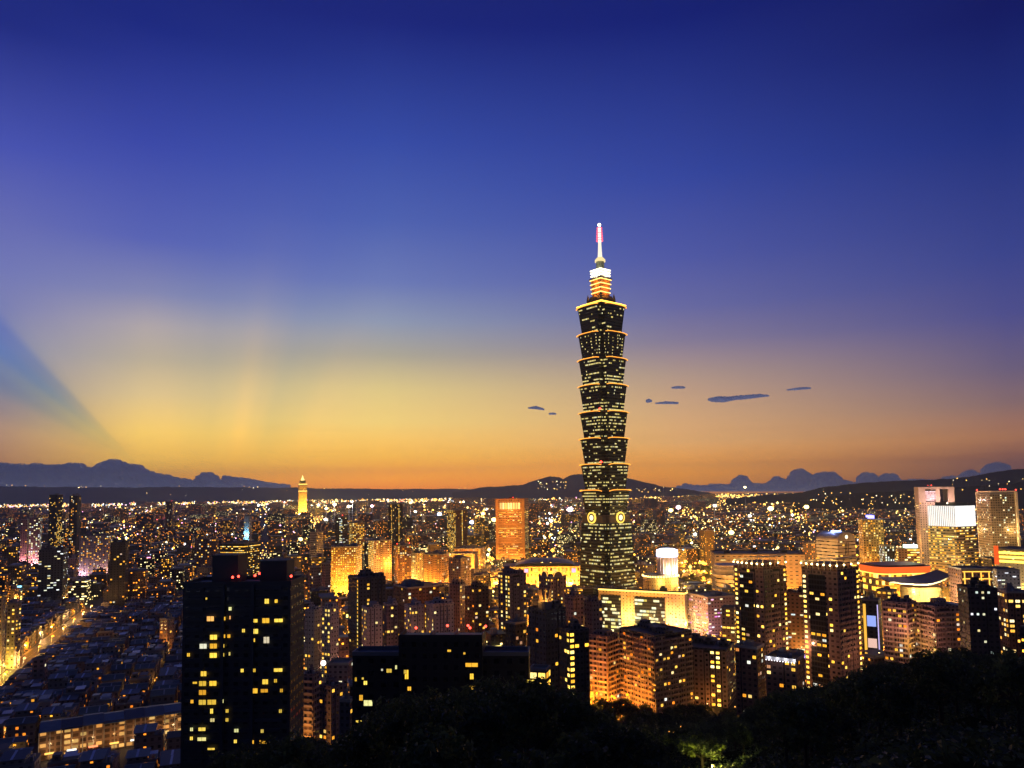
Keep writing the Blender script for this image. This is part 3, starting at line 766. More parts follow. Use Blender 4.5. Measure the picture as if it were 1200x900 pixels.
# dark residential cluster in front of the gold hotel
T('apartment_tower', 'dark slab tower with one bright column of stairwell windows', 'apartment tower', 'stairwell window tower', 408, 420, 452, 678, 738, 640, 66, None, W_NAVY, lit=lambda f, i, n, j, m: .9 if (f == 0 and i == n - 1) else (.3 if f == 1 and i == 2 else .04), pmat=P_YEL, huts=3, hutmat=W_NAVY)
T('apartment_tower', 'dark rooftop cluster block beside the stairwell window tower', 'apartment tower', None, 461, 478, 515, 689, 735, 680, 58, None, W_BRICK, lit=.07, huts=4, floods=[(2.3, 6, 30, ORANGE, 2500)])
for k, (pl, pc, pr, yt, D, lab) in enumerate([(424, 430, 448, 713, 585, 'pale mauve apartment tower with stepped roof turrets, leftmost of four'), (449, 453, 466, 709, 600, 'narrow mauve apartment tower with a red lamp, second of four'),
                                              (474, 482, 497, 711, 580, 'pale mauve turreted apartment tower, third of four in the row'), (498, 508, 532, 709, 575, 'widest pale mauve turreted apartment tower, rightmost of four')]):
    T('apartment_tower', lab, 'apartment tower', 'mauve turret towers' if k == 2 else None, pl, pc, pr, yt, 752, D, 55, None, W_WHITE if k != 1 else W_PURP, lit=lambda f, i, n, j, m: .35 if f == 0 else .06, pmat=P_YEL, huts=3, hutmat=W_WHITE, cell=3.0, fl=3.1, group='four mauve apartment towers in a row', floods=[(1.8, 8, 3, (1, .35, .2), 3500)])
T('apartment_tower', 'purple white slab apartment left of the four turret towers', 'apartment tower', 'purple slab pair', 357, 368, 378, 716, 768, 580, 42, None, W_WHITE, lit=.14, pmat=P_YEL, huts=2, hutmat=W_WHITE, cell=3.0)
T('apartment_tower', 'purple white apartment with tall stair turret nearer the four turret towers', 'apartment tower', None, 377, 387, 397, 713, 770, 570, 42, None, W_WHITE, lit=lambda f, i, n, j, m: .4 if f == 0 else .08, pmat=P_YEL, huts=2, hutmat=W_WHITE, cell=3.0)
T('apartment_block', 'orange lit narrow block left of the gold hotel', 'apartment block', None, 361, 367, 376, 665, 692, 900, 55, None, W_PINK, lit=.1, huts=1, floods=[(1.8, 8, 4, ORANGE, 9000)])
T('apartment_block', 'dim red block squeezed beside the gold hotel', 'apartment block', None, 377, 381, 387, 661, 690, 930, 55, None, W_PINK, lit=.05, huts=1, floods=[(1.6, 8, 3, (1, .3, .1), 4500)])
T('apartment_tower', 'dark apartment tower with a stepped crown and three window columns', 'apartment tower', 'dark stepped tower', 584, 598, 617, 674, 742, 640, 52, None, W_PURP, lit=lambda f, i, n, j, m: .75 if (f == 0 and i in (1, 3)) else (.5 if i == n - 1 else .05), pmat=P_YEL, huts=3, hutmat=W_PURP)
T('apartment_block', 'red brown block lit from the street below, left of the dark stepped tower', 'apartment block', None, 545, 556, 573, 690, 742, 650, 55, None, W_BRICK, lit=.08, huts=3, hutmat=W_BRICK, floods=[(-1.4, 6, 3, (1, .25, .05), 5000)])
T('apartment_block', 'dark apartment with pale corner strips under the flat orange block', 'apartment block', None, 527, 539, 546, 686, 742, 700, 40, None, W_PURP, lit=.12, huts=3, hutmat=W_PURP)
# arch topped tower
def arch_tower():
    r = T('apartment_tower', 'dotted window tower with rounded arch gables on its roof', 'apartment tower', 'arch gabled tower', 632, 645, 664, 677, 735, 655, 52, None, W_PINK, lit=lambda f, i, n, j, m: .45 if f == 0 else .3, size=(.4, .45), pmat=P_YEL, huts=0, floods=[(1.4, 8, 4, ORANGE, 2500)])
    tl, tr, h = dims(r)
    for rot, w, off in ((0, tl, -tr / 2), (R(90), tr, tl / 2)):
        m = MB(); n = 14; ra = w * .28
        pts = [(ra * math.cos(math.pi * k / n), h + 1.0 + ra * .9 * math.sin(math.pi * k / n)) for k in range(n + 1)]
        for y in (-.6, .6):
            m.face([(x, y, z) for x, z in (pts if y < 0 else pts[::-1])])
        for (x0, z0), (x1, z1) in zip(pts, pts[1:]): m.face([(x0, -.6, z0), (x0, .6, z0), (x1, .6, z1), (x1, -.6, z1)])
        o = m.build('gable', W_PINK, r); o.rotation_euler = (0, 0, rot); o.location = (0, off + .65, 0) if rot == 0 else (off - .65, 0, 0)
        b = MB()
        for (x0, z0), (x1, z1) in zip(pts, pts[1:]): b.bar((x0, -.8, z0), (x1, -.8, z1), .28)
        b.build('gable_light', glow('gable_orange', (1, .5, .08), 1.6), o)
arch_tower()
# ------------------------------------------------------------------ domed civic hall with lit arcade
def civic_hall():
    D = 1130.0; pl, pr = 590, 690
    A, B = P(pl, 660, D), P(pr, 660, D)
    w = (B.x - A.x); cx = (A.x + B.x) / 2; d = 60
    root = empty('civic_hall', (cx, D + d / 2, 0), R(-3))
    tag(root, 'long civic hall with a shallow dark curved roof over a glowing orange arcade', 'civic hall')
    HERO.append((pl, pr, 653, 690, D, cx, D + d / 2, 60)); REFS.append(('curved roof civic hall', 640, 665)); BOXES.append((cx, D + d / 2, w, d, 38, R(-3), None))
    ze = P(640, 664, D).z; zt = P(640, 654, D + d / 2).z
    stone = facade('w_hall', (.5, .36, .2), wu=.5, wv=.6)
    m = MB(); m.box(-w / 2, w / 2, -d / 2, d / 2, 0, ze, 0, cell=(6, 9)); m.build('wall', stone, root)
    m = MB(); n = 18
    for i in range(n):
        for j in range(6):
            def q(i, j):
                x = -w * .36 + w * .72 * i / n; y = -d / 2 + d * j / 6
                e = math.sqrt(max(0, 1 - (2 * i / n - 1) ** 2)) * (1 - .35 * (2 * j / 6 - 1) ** 2)
                return (x, y, ze + .3 + (zt - ze) * e)
            m.face([q(i, j), q(i + 1, j), q(i + 1, j + 1), q(i, j + 1)])
    m.build('roof', plain('hall_roof', (.05, .055, .06), .4), root, True)
    for i in range(9):
        x = -w / 2 + w * (i + .5) / 9
        b = MB(); b.box(x - 3, x + 3, -d / 2 - .25, -d / 2 - .05, ze - 9, ze - 3, 0, bottom=True)
        b.build('window', pane('pane_arcade', [(0, (1, .45, .05)), (.5, (1, .65, .15)), (.8, (1, .35, .5)), (1, (.9, .4, .9))], 1.5), root)
    for i in range(6):
        floodlight(root, (-w / 2 + w * (i + .5) / 6, -d / 2 - 14, 8), (1, .42, .05), 11000)
civic_hall()

# ------------------------------------------------------------------ long cream office and annex
def long_office():
    r = T('office_building', 'long cream office with a glowing roofline and two dark glass bays of lit windows', 'office building', 'long cream office', 702, 803, 806, 696.5, 755, 745, 27, 22, facade('w_creamoff', (.6, .46, .26), wu=.3, wv=.35), lit=0, huts=2, parapet=1.0, hutmat=plain('roof_plant', (.05, .06, .08)))
    tl, tr, h = dims(r)
    bays = [(.03, .27), (.43, .78)]
    rg = random.Random(5)
    for a, b in bays:
        x0, x1 = -tl / 2 + tl * a, -tl / 2 + tl * b
        m = MB(); m.box(x0, x1, -tr / 2 - .5, -tr / 2, 2, h - 5, 0, bottom=True, cell=(1.6, 3.6)); bay = m.build('glass_bay', W_GLASS, r)
        pm = pane('pane_office', [(0, (.7, .55, .1)), (.3, (1, .8, .25)), (.7, (1, .9, .5)), (1, (.8, .9, .6))], 1.4)
        fl = int((h - 8) / 3.6)
        for j in range(fl):
            x = x0 + .4
            while x < x1 - 1.5:
                w = rg.choice((1.4, 3, 4.5, 6)); w = min(w, x1 - .3 - x)
                if rg.random() < .52:
                    q = MB(); q.box(x, x + w, -tr / 2 - .62, -tr / 2 - .52, 2.9 + j * 3.6, 5.1 + j * 3.6, 0, bottom=True); q.build('window', pm, bay)
                x += w + .4
    b = MB(); b.box(-tl / 2, tl / 2, -tr / 2 - .8, -tr / 2 - .15, h - .2, h + 1.1, 0, bottom=True); b.build('roofline_light', glow('roofline', (1, .62, .12), 2.4), r)
    b = MB(); b.box(tl / 2 + .15, tl / 2 + .8, -tr / 2, tr / 2, h - .2, h + 1.1, 0, bottom=True); b.build('roofline_light', glow('roofline', (1, .62, .12), 2.4), r)
    for x, c, p in ((-.2, (1, .66, .2), 4200), (-.36, (1, .64, .18), 3800), (.62, (1, .45, .35), 3600), (.9, (1, .4, .4), 3400), (.15, (1, .6, .15), 3000)):
        floodlight(r, (x * tl / 2 * 1.05, -tr / 2 - 11, 16), c, p)
    # lit piercings in the piers
    add_windows(r, [((-tl / 2 + tl * .285, -tr / 2 - .04), (1, 0), tl * .135, 0), ((-tl / 2 + tl * .80, -tr / 2 - .04), (1, 0), tl * .19, 0)], 2.6, 3.6, 2, h - 4, .22, (.4, .4), P_YEL, 9, 40)
long_office()
T('office_building', 'cream and lilac annex with pink lit windows right of the long cream office', 'office building', 'lilac annex', 806, 830, 865, 700, 748, 728, 30, None, facade('w_lilac', (.30, .23, .26), wu=.5, wv=.35), lit=lambda f, i, n, j, m: .4 if f == 0 else .28, size=(.8, .4), pmat=pane('pane_pink', [(0, (.9, .2, .7)), (.3, (1, .5, .8)), (.6, (1, .85, .4)), (1, (.9, .9, 1))], 1.4), huts=1,
  floods=[(-.2, 10, 14, (1, .72, .2), 3500), (1.7, 6, 14, (1, .45, .6), 1800)])
T('office_block', 'low cream office with broad lit windows between the annex and the twin towers', 'office block', None, 846, 861, 864, 713, 750, 600, 8, 20, W_CREAM, lit=.5, size=(.8, .45), pmat=P_GOLD, huts=0, floods=[(0, 8, 6, ORANGE, 3500)])
# ------------------------------------------------------------------ fluted drum with glowing lamp head
def drum():
    D = 850.0; c = P(774, 680, D); c2 = P(782, 660, D); k = D / F
    root = empty('round_hall', (c.x, c.y, 0))
    tag(root, 'round hall carrying a fluted turret with a glaring white light ring', 'round hall')
    HERO.append((753, 795, 640, 692, D, c.x, c.y, 24)); REFS.append(('round lamp hall', 776, 665)); BOXES.append((c.x, c.y, 38, 38, 50, 0, None))
    Z = lambda py: P(776, py, D).z
    st = plain('drum_stone', (.55, .43, .28), .6)
    m = MB(); m.lathe([(20 * k, 0), (20 * k, Z(673))], 36, 0, cell=(3, 4)); m.build('wall', facade('w_drum', (.5, .38, .2), wu=.3, wv=.3), root)
    m = MB()
    for q in range(40):
        A = 2 * math.pi * q / 40
        m.ball((20.3 * k * math.cos(A), 20.3 * k * math.sin(A), Z(674)), .95, n=6, h=4)
    m.build('rim_lamp', glow('rim_gold', (1, .7, .2), 4), root)['kind'] = 'stuff'
    dx = c2.x - c.x
    m = MB(); m.lathe([(11 * k, Z(673)), (11 * k, Z(652))], 36, 0, (dx, 0)); m.build('turret', st, root)
    for q in range(20):
        A = 2 * math.pi * q / 20
        m = MB(); m.lathe([(.7, Z(672)), (.7, Z(652))], 8, 0, (dx + 11.3 * k * math.cos(A), 11.3 * k * math.sin(A))); m.build('fluted_column', plain('column_white', (.75, .65, .68), .5), root)
    m = MB(); m.lathe([(11.8 * k, Z(652)), (12.4 * k, Z(650.5)), (12 * k, Z(644.5)), (8 * k, Z(643))], 36, 0, (dx, 0)); m.build('light_ring', glow('ring_white', (.62, .72, 1), 4.0), root)
    for A in (-100, -55, -20):
        light((dx + 17 * k * math.cos(R(A)), 17 * k * math.sin(R(A)), Z(668)), (1, .75, .6), 9100, root)
        light((27 * k * math.cos(R(A)), 27 * k * math.sin(R(A)), Z(680)), (1, .6, .15), 13000, root)
drum()
# convention hall terraces behind the twin towers
def conv():
    D = 960.0
    root0 = T('exhibition_hall', 'wide tan exhibition hall with a dark flat roof behind the twin towers', 'exhibition hall', 'tan exhibition hall', 838, 944, 947, 650, 684, D, 10, 60, facade('w_exhib', (.5, .33, .18), wu=.5, wv=.3), lit=.08, size=(.9, .3), pmat=P_YEL, cell=7, fl=5, huts=3, hutmat=plain('hall_plant', (.12, .09, .07)),
      floods=[(-.85, 16, 5, (1, .6, .18), 26000), (-.3, 16, 5, (1, .5, .1), 16000), (.3, 16, 5, ORANGE, 14000), (.85, 16, 5, ORANGE, 14000)])
    c = P(855, 670, D - 24)
    r = empty('curved_terrace', (c.x, c.y, 0)); tag(r, 'pale rounded terrace building with stacked lit bands beside the lamplit park', 'terrace building')
    Z = lambda py: P(855, py, D - 24).z
    HERO.append((836, 876, 655, 690, D - 24, c.x, c.y, 22)); BOXES.append((c.x, c.y, 34, 34, 35, 0, None))
    m = MB(); m.lathe([(18, 0), (18, Z(662))], 28, cell=(3, 5)); m.build('wall', facade('w_terrace', (.6, .5, .34), wu=1, wv=.3), r)
    for i, py in enumerate((672, 666, 661)):
        m = MB(); m.lathe([(20.5 - i, Z(py) - 2.2), (20.5 - i, Z(py))], 28); m.build('terrace_band', plain('band_cream', (.7, .6, .45), .5), r)
    for A in (-120, -80, -40): light((32 * math.cos(R(A)), 32 * math.sin(R(A)), 14), (1, .68, .25), 18200, r)
conv()
# ------------------------------------------------------------------ twin residential towers with lamp crowns
def twin(label, pl, pc, pr, ytop, yvis, D, a, seed, ref, group):
    def pr_(f, i, n, j, m):
        if f == 0: return .95 if i == 0 else (.55 if i in (n // 2,) else .10)
        return .9 if i == n - 1 else .05
    wall = facade('w_twin_%d' % seed, (.27, .19, .17), wu=.55, wv=.45)
    r = T('apartment_tower', label, 'apartment tower', ref, pl, pc, pr, ytop + 14, yvis, D, a, None, wall, z0=8, lit=pr_, size=(.55, .5), pmat=P_GOLD, cell=3.3, fl=3.2, huts=2, hutmat=W_BRICK, balcony=1.0, balfaces='R', balmat=plain('balcony_dusk', (.20, .14, .13)), group=group, seed=seed, cap=95)
    tl, tr, h = dims(r); k = D / F
    # dark glass inset on the left face and pale corner posts
    m = MB(); m.box(-tl * .30, tl * .16, -tr / 2 - .35, -tr / 2 - .02, 0, h - 3, 0, bottom=True, cell=(1.8, 3.2)); g = m.build('glass_inset', W_GLASS, r)
    add_windows(g, [((-tl * .30, -tr / 2 - .42), (1, 0), tl * .46, 0)], 3.3, 3.2, 3, h - 4, .2, (.7, .5), P_WARM, seed + 1, 60)
    # open crown: posts carrying a curved cornice, each post with a lamp
    zc = h + 14 * k
    n = 12
    edge = [(-tl / 2 + tl * i / n, -tr / 2 - 1.2 * math.sin(math.pi * i / n)) for i in range(n + 1)]
    right = [(tl / 2, -tr / 2 + tr * i / 6) for i in range(1, 7)]
    m = MB()
    for i, ((x0, y0), (x1, y1)) in enumerate(zip(edge + right, (edge + right)[1:])):
        t0, t1 = i / (n + 6), (i + 1) / (n + 6)
        zz = lambda t: zc - 6 * k * max(0, (.55 - t)) / .55
        m.face([(x0, y0, zz(t0)), (x1, y1, zz(t1)), (x1, y1, zz(t1) + .7), (x0, y0, zz(t0) + .7)])
        m.face([(x0, y0, zz(t0) + .7), (x1, y1, zz(t1) + .7), (x1 * .9, y1 * .85, zz(t1) + .7), (x0 * .9, y0 * .85, zz(t0) + .7)])
        m.face([(x0 * .9, y0 * .85, zz(t0)), (x1 * .9, y1 * .85, zz(t1)), (x1, y1, zz(t1)), (x0, y0, zz(t0))])
    m.build('crown_cornice', plain('cornice_grey', (.42, .42, .46), .5), r)
    for i, (x, y) in enumerate(edge[::2] + right[1::2]):
        b = MB(); b.bar((x * .97, y * .95, h), (x * .97, y * .95, zc - .5 if i > 3 else h + 6.5), .25, 1); p = b.build('crown_post', [CONC, CONC], r)
        b = MB(); b.ball((x * 1.0, y * 1.02, h + 3.5), .55); b.build('lamp', glow('crown_lamp', (1, .75, .3), 9), p)
        if i % 2 == 0: light((x * 1.04, y * 1.08, h + 4.5), (1, .55, .12), 700, p)
    b = MB(); b.box(-tl / 2 + 3, tl / 2 - 3, -tr / 2 + 4, tr / 2 - 3, h, h + 7 * k, 0, 1); b.build('penthouse', [W_BRICK, ROOF], r)
    floodlight(r, (tl * .1, -tr / 2 - 6, 2), ORANGE, 500)
    floodlight(r, (tl / 2 + 9, 0, 6), (1, .40, .14), 900); floodlight(r, (tl / 2 + 16, 3, 40), (1, .42, .2), 1300)  # added floods standing in for light from the surroundings
GT = 'pair of tall residential towers with lamp crowns'
twin('left one of the tall lamp crowned residential towers with lit edges', 862, 896, 923, 653, 775, 482, 34, 21, 'left crowned tower', GT)
twin('right, nearer lamp crowned residential tower with lit edges above the dark hill', 942, 984, 1009, 655, 803, 462, 30, 22, 'right crowned tower', GT)
T('office_block', 'purple brown block with white window bars between the two crowned towers', 'office block', None, 922, 943, 946, 696, 760, 640, 8, 24, W_BRICK, lit=.12, size=(.9, .4), pmat=P_COOL, huts=2, hutmat=W_BRICK)
EDGE = T('apartment_block', 'dark low block with a white lit roof edge below the left crowned tower', 'apartment block', 'white edged block', 898, 934, 944, 774, 822, 425, 14, None, W_BRICK, lit=.16, pmat=P_WARM, huts=1, z0=0)
def edge_lights(r):
    tl, tr, h = dims(r); m = MB(); m.box(-tl / 2, tl / 2, -tr / 2 - 1.0, -tr / 2 - .2, h - .5, h + 1.3, 0, bottom=True); e = m.build('roof_edge', plain('edge_white', (.6, .6, .62), .5), r)
    for i in range(11):
        b = MB(); b.ball((-tl / 2 + tl * (i + .5) / 11, -tr / 2 - 1.2, h - .8), .28); b.build('lamp', glow('edge_lamp', (.95, .92, 1), 3), e)
        if i % 3 == 1: light((-tl / 2 + tl * (i + .5) / 11, -tr / 2 - 2.2, h + .6), (.95, .92, 1), 160, e)
edge_lights(EDGE)
T('apartment_block', 'dark apartment with a pale sloped roof edge left of the white edged block', 'apartment block', None, 862, 888, 897, 760, 822, 440, 16, None, W_BRICK, lit=lambda f, i, n, j, m: .15, pmat=P_WARM, huts=1)
# front residential row
T('apartment_tower', 'mauve balcony tower lit orange at its foot by street lamps', 'apartment tower', 'orange footed tower', 690, 712, 725, 747, 818, 520, 24, None, W_PINK, lit=.06, pmat=P_WARM, huts=3, hutmat=W_PURP, balcony=1.3, floods=[(-.3, 12, 5, (1, .32, .02), 2600), (.7, 12, 5, (1, .32, .02), 2600), (0, 20, 26, (1, .36, .14), 350)])
T('apartment_block', 'broad mauve grey balcony block with scattered lit windows in the front row', 'apartment block', 'broad balcony block', 727, 768, 812, 745, 842, 500, 22, None, W_PURP, lit=.13, pmat=P_WARM, huts=4, hutmat=W_NAVY, balcony=1.2, balmat=plain('balcony_mauve', (.26, .20, .22)), z0=-2, floods=[(.5, 7, 3, ORANGE, 500), (-.5, 30, 30, (1, .42, .3), 300)])
T('apartment_block', 'dark pink block with columns of lit stair windows behind the white edged block', 'apartment block', 'stair window block', 800, 852, 862, 762, 830, 515, 12, None, W_PINK, lit=lambda f, i, n, j, m: .6 if (f == 0 and i in (5, 6, 9)) else .04, pmat=P_GOLD, huts=3, hutmat=W_NAVY, floods=[(.2, 7, 3, ORANGE, 400)])
# dark complex left of it
COMPLEX = T('apartment_tower', 'dark blue grey residential complex crowned by an orange lit spike roof', 'apartment tower', 'orange spiked complex', 620, 640, 664, 716, 810, 450, 46, None, W_NAVY, lit=.03, pmat=P_WARM, huts=3, hutmat=W_NAVY)
T('apartment_tower', 'dark tower with two dense columns of bright yellow windows near the centre', 'apartment tower', 'yellow column tower', 656, 668, 691, 740, 830, 430, 60, None, W_DARK, lit=lambda f, i, n, j, m: .75 if (f == 1 and i in (0, 4) or f == 0 and i == n - 1) else .04, size=(.75, .55), pmat=P_GOLD, huts=2, hutmat=W_NAVY)
T('apartment_tower', 'mauve tower with rounded water tower roof behind the yellow column tower', 'apartment tower', None, 662, 672, 684, 700, 745, 540, 50, None, W_PURP, lit=.05, huts=2, hutmat=W_PURP)
T('apartment_tower', 'mauve twin shaft tower right of the rounded water tower roof', 'apartment tower', None, 685, 694, 706, 707, 760, 545, 50, None, W_PURP, lit=.04, huts=2, hutmat=W_PURP, floods=[(1.6, 6, 10, (1, .3, .1), 1500)])
def spikes(b):
    h_ = dims(b)[2]; m = MB()
    root = empty('roof_crown', (2, -3, h_ + 5)); root.parent = b
    for k in range(8):
        A = 2 * math.pi * k / 8
        m = MB(); m.bar((3 * math.cos(A), 3 * math.sin(A), 0), (4.2 * math.cos(A), 4.2 * math.sin(A), 7), .3); m.build('spike', plain('spike_stone', (.6, .45, .25), .5), root)
    m = MB(); m.lathe([(4.5, -5), (4.5, .2)], 16); m.build('base', CONC, root)
    light((0, 0, 1.6), (1, .42, .05), 1300, root); light((0, -6, 1.4), (1, .42, .05), 650, root)
spikes(COMPLEX)
T('apartment_block', 'small dark block with orange lit windows under the blue grey complex', 'apartment block', None, 593, 604, 617, 731, 790, 470, 40, None, W_DARK, lit=.3, pmat=P_WARM, huts=1)
T('shop_house', 'low blue roofed house with a row of glowing windows behind the black building', 'house', None, 620, 640, 645, 786, 806, 380, 10, 12, W_DARK, lit=.8, size=(.8, .6), pmat=P_GOLD, z0=30, fl=4.5, cell=4.5, huts=0, roof=ROOFB)

# ------------------------------------------------------------------ right hand cluster
def arch_hall():
    D = 880.0
    r = T('arched_hall', 'white hall with a rounded arch end wall and a blue roof lamp', 'hall', 'white arched hall', 957, 982, 1003, 633, 662, D, 26, None, facade('w_archwhite', (.7, .62, .5), wu=1.0, wv=.3), lit=.12, size=(.95, .3), pmat=P_GOLD, cell=4, fl=4, huts=0, parapet=0,
          floods=[(-.4, 10, 14, (1, .75, .35), 7000), (1.5, 4, 14, (1, .7, .3), 8000), (.3, 10, 26, (1, .8, .45), 5000)])
    tl, tr, h = dims(r)
    n = 12; m = MB(); rr = tr / 2; hh = 9.0
    pts = [(rr * math.cos(math.pi * k / n), h + hh * math.sin(math.pi * k / n)) for k in range(n + 1)]
    for x in (-tl / 2, tl / 2):
        f = [(x, y, z) for y, z in pts]; m.face(f if x > 0 else f[::-1])
    for (y0, z0), (y1, z1) in zip(pts, pts[1:]): m.face([(tl / 2, y0, z0), (tl / 2, y1, z1), (-tl / 2, y1, z1), (-tl / 2, y0, z0)][::-1])
    m.build('vault_roof', plain('vault_white', (.6, .55, .48), .5), r, False)
    b = MB(); b.ball((tl / 2 + .3, 0, h + 3.5), (.3, 2.2, 2.2), n=12, h=8); b.build('round_window', glow('round_win', (1, .85, .5), 2.2), r)
    for y in (-2.6, 0, 2.6):
        b = MB(); b.box(tl / 2 + .02, tl / 2 + .2, y - .45, y + .45, h - 18, h - 3, 0, bottom=True); b.build('slot_window', DARKFRAME, r)
    b = MB(); b.box(-tl * .12, tl * .2, -3, 3, h + hh - .5, h + hh + 1.4, 0); b.build('roof_lamp', glow('lamp_blue', (.25, .35, 1), 5), r)
    light((0, -6, h + hh + 3), (.3, .4, 1), 3900, r)
arch_hall()
GOLDGRID = T('office_tower', 'gold gridded tower topped by a blue purple light', 'office tower', 'blue topped gold tower', 1006.5, 1012, 1036, 609, 665, 1050, 66, None, facade('w_goldgrid', (.45, .3, .12), wu=.55, wv=.5), lit=lambda f, i, n, j, m: .4, size=(.5, .5), pmat=P_YEL, cell=3.2, fl=3.4, huts=1, floods=[(1.6, 12, 5, (1, .5, .08), 14000), (2.2, 16, 30, (1, .5, .1), 14000)])
def blue_cap(b):
    m = MB(); root = empty('roof_light', (0, 0, dims(b)[2] + 1.6)); root.parent = b
    m.box(-7, 7, -4, 4, 0, 4.5, 0); m.build('lamp_body', glow('cap_blue', (.22, .2, 1), 4), root)
    m = MB(); m.box(-8, 8, -5, 5, -1.5, -.02, 0); m.build('base', DARKFRAME, root)
    m = MB(); m.bar((0, 0, 4.5), (0, 0, 9), .3); m.build('antenna', STEEL, root)
blue_cap(GOLDGRID)
def frame_tower():
    r = T('office_tower', 'pinkish grey tower with a square opening framed at its top', 'office tower', 'open framed tower', 1074, 1079, 1121, 588, 665, 1150, 76, None, facade('w_greige', (.42, .33, .29), wu=.4, wv=.5), lit=.05, pmat=P_YEL, cell=3.4, fl=3.6, huts=0, parapet=0, floods=[(1.1, 18, 60, AMBER, 16000), (2.6, 24, 110, (1, .65, .4), 16000), (1.0, 14, 8, AMBER, 14000)], faces='FR')
    tl, tr, h = dims(r); k = 1150 / F; H = 17.5 * k
    st = plain('greige_stone', (.42, .33, .29), .6)
    for y0, y1 in ((-tr / 2, -tr / 2 + 7 * k), (-tr * .02, tr * .1), (tr / 2 - 6 * k, tr / 2)):
        m = MB(); m.box(-tl / 2, tl / 2, y0, y1, h, h + H - 3.6, 0); m.build('pier', st, r)
    m = MB(); m.box(-tl / 2 - .3, tl / 2 + .3, -tr / 2 - .3, tr / 2 + .3, h + H - 3.6, h + H, 0, bottom=True); m.build('lintel', st, r)
    m = MB(); m.box(-tl / 2 + 1, tl / 2 - 1.5, -tr / 2 + 7 * k, -tr * .02, h + 1, h + H - 6, 0, cell=(2, 2.5)); m.build('lit_grille', facade('w_grille', (.5, .4, .45), lit=.9, wu=.8, wv=.4, stops=[(0, (.8, .7, .9)), (1, (1, .85, .95))], s=.8), r)
    beacon(r, (tl * .3, -tr * .1, h + H + 2), s=8)
    beacon(r, (tl * .3, -tr * .2, h + H + 2), s=8, r=.5)
    light((tl / 2 + 14, -8, h + 4), (1, .6, .6), 15600, r); light((tl / 2 + 14, 14, h + 2), (1, .6, .5), 15600, r)
frame_tower()
def white_top():
    r = T('office_tower', 'banded office tower whose top storeys glow solid white', 'office tower', 'white topped office tower', 1089, 1122, 1146, 617, 678, 985, 40, None, facade('w_banded', (.4, .28, .17), wu=1.0, wv=.5), lit=lambda f, i, n, j, m: .5, size=(.92, .38), pmat=P_YEL, cell=3.2, fl=3.7, huts=0, parapet=0, cap=95, floods=[(.1, 12, 5, AMBER, 14000), (1.4, 6, 5, AMBER, 14000), (1.6, 10, 40, (1, .7, .3), 7000)])
    tl, tr, h = dims(r); k = 985 / F; H = 24 * k
    m = MB(); m.box(-tl / 2 + .3, tl / 2 - .3, -tr / 2 + .3, tr / 2 - .3, h + .02, h + H, 0, 1); g = m.build('glowing_screen', [glow('screen_white', (1, .97, .92), 1.05), ROOF], r)
    for i in range(15):
        x = -tl / 2 + tl * (i + .5) / 15
        b = MB(); b.box(x - .35, x + .35, -tr / 2 - .15, -tr / 2 + .25, h + .05, h + H, 0, bottom=True); b.build('fin', plain('fin_grey', (.45, .45, .48), .5), g)
    for j in range(3):
        z = h + H * (j + 1) / 4
        b = MB(); b.box(tl / 2 - .25, tl / 2 + .05, -tr / 2 + .5, tr / 2 - .5, z - .12, z + .12, 0, bottom=True); b.build('rail', plain('fin_grey', (.45, .45, .48), .5), g)
    m = MB(); m.box(-tl * .42, tl * .3, -tr * .2, tr * .42, h + H + .05, h + H + 4.5, 0, 1, (3, 5)); m.build('plant_room', [plain('plant_olive', (.3, .3, .2), .6), ROOF], r)
    beacon(r, (tl * .1, -tr * .3, h + H + 3), (1, .8, .6), s=8)
white_top()
def column_tower():
    r = T('office_tower', 'gold gridded glass tower between white corner masts with red warning lamps', 'office tower', 'mast cornered tower', 1146, 1162, 1193, 579, 650, 1050, 58, None, facade('w_goldglass', (.27, .2, .11), wu=.75, wv=.6, glass=(.05, .04, .025)), lit=lambda f, i, n, j, m: .16 if j > m * .4 else .3, size=(.6, .5), pmat=pane('pane_mix', [(0, (1, .7, .2)), (.5, (1, .9, .5)), (.8, (.7, 1, .8)), (1, (1, .85, .3))], 1.3), cell=3.2, fl=3.5, huts=0, floods=[(1.6, 16, 30, (1, .6, .2), 14000), (2.8, 22, 80, (1, .6, .25), 14000), (1.2, 16, 8, (1, .6, .2), 12000)])
    tl, tr, h = dims(r)
    for x, y in ((-tl / 2 - 1.5, -tr / 2 + 2), (tl / 2 + 1.5, tr / 2 - 1)):
        m = MB(); m.box(x - 1.3, x + 1.3, y - 1.3, y + 1.3, 0, h + 3, 0); m.build('corner_mast', plain('mast_white', (.7, .6, .42), .5), r)
        beacon(r, (x, y, h + 5), s=9, r=.9)
        light((x + 5, y - 9, 40), (1, .65, .25), 13000, r); light((x + 5, y - 9, 85), (1, .65, .25), 10400, r)
    m = MB(); m.box(-tl / 2, tl / 2 + 1.5, -tr / 2 + 1, tr / 2, h + 2.5, h + 4.4, 0, bottom=True); m.build('roof_beam', plain('mast_white', (.7, .6, .42), .5), r)
    for y in (-.1, .0, .1): beacon(r, (tl / 2, tr * y, h + 6), s=9, r=1.0)
column_tower()
T('office_block', 'small dark block with tall white windows left of the green lamp office', 'office block', None, 1037, 1048.5, 1050, 640, 664, 1010, 5, 18, W_DARK, lit=.5, size=(.5, .7), pmat=P_COOL, huts=0)
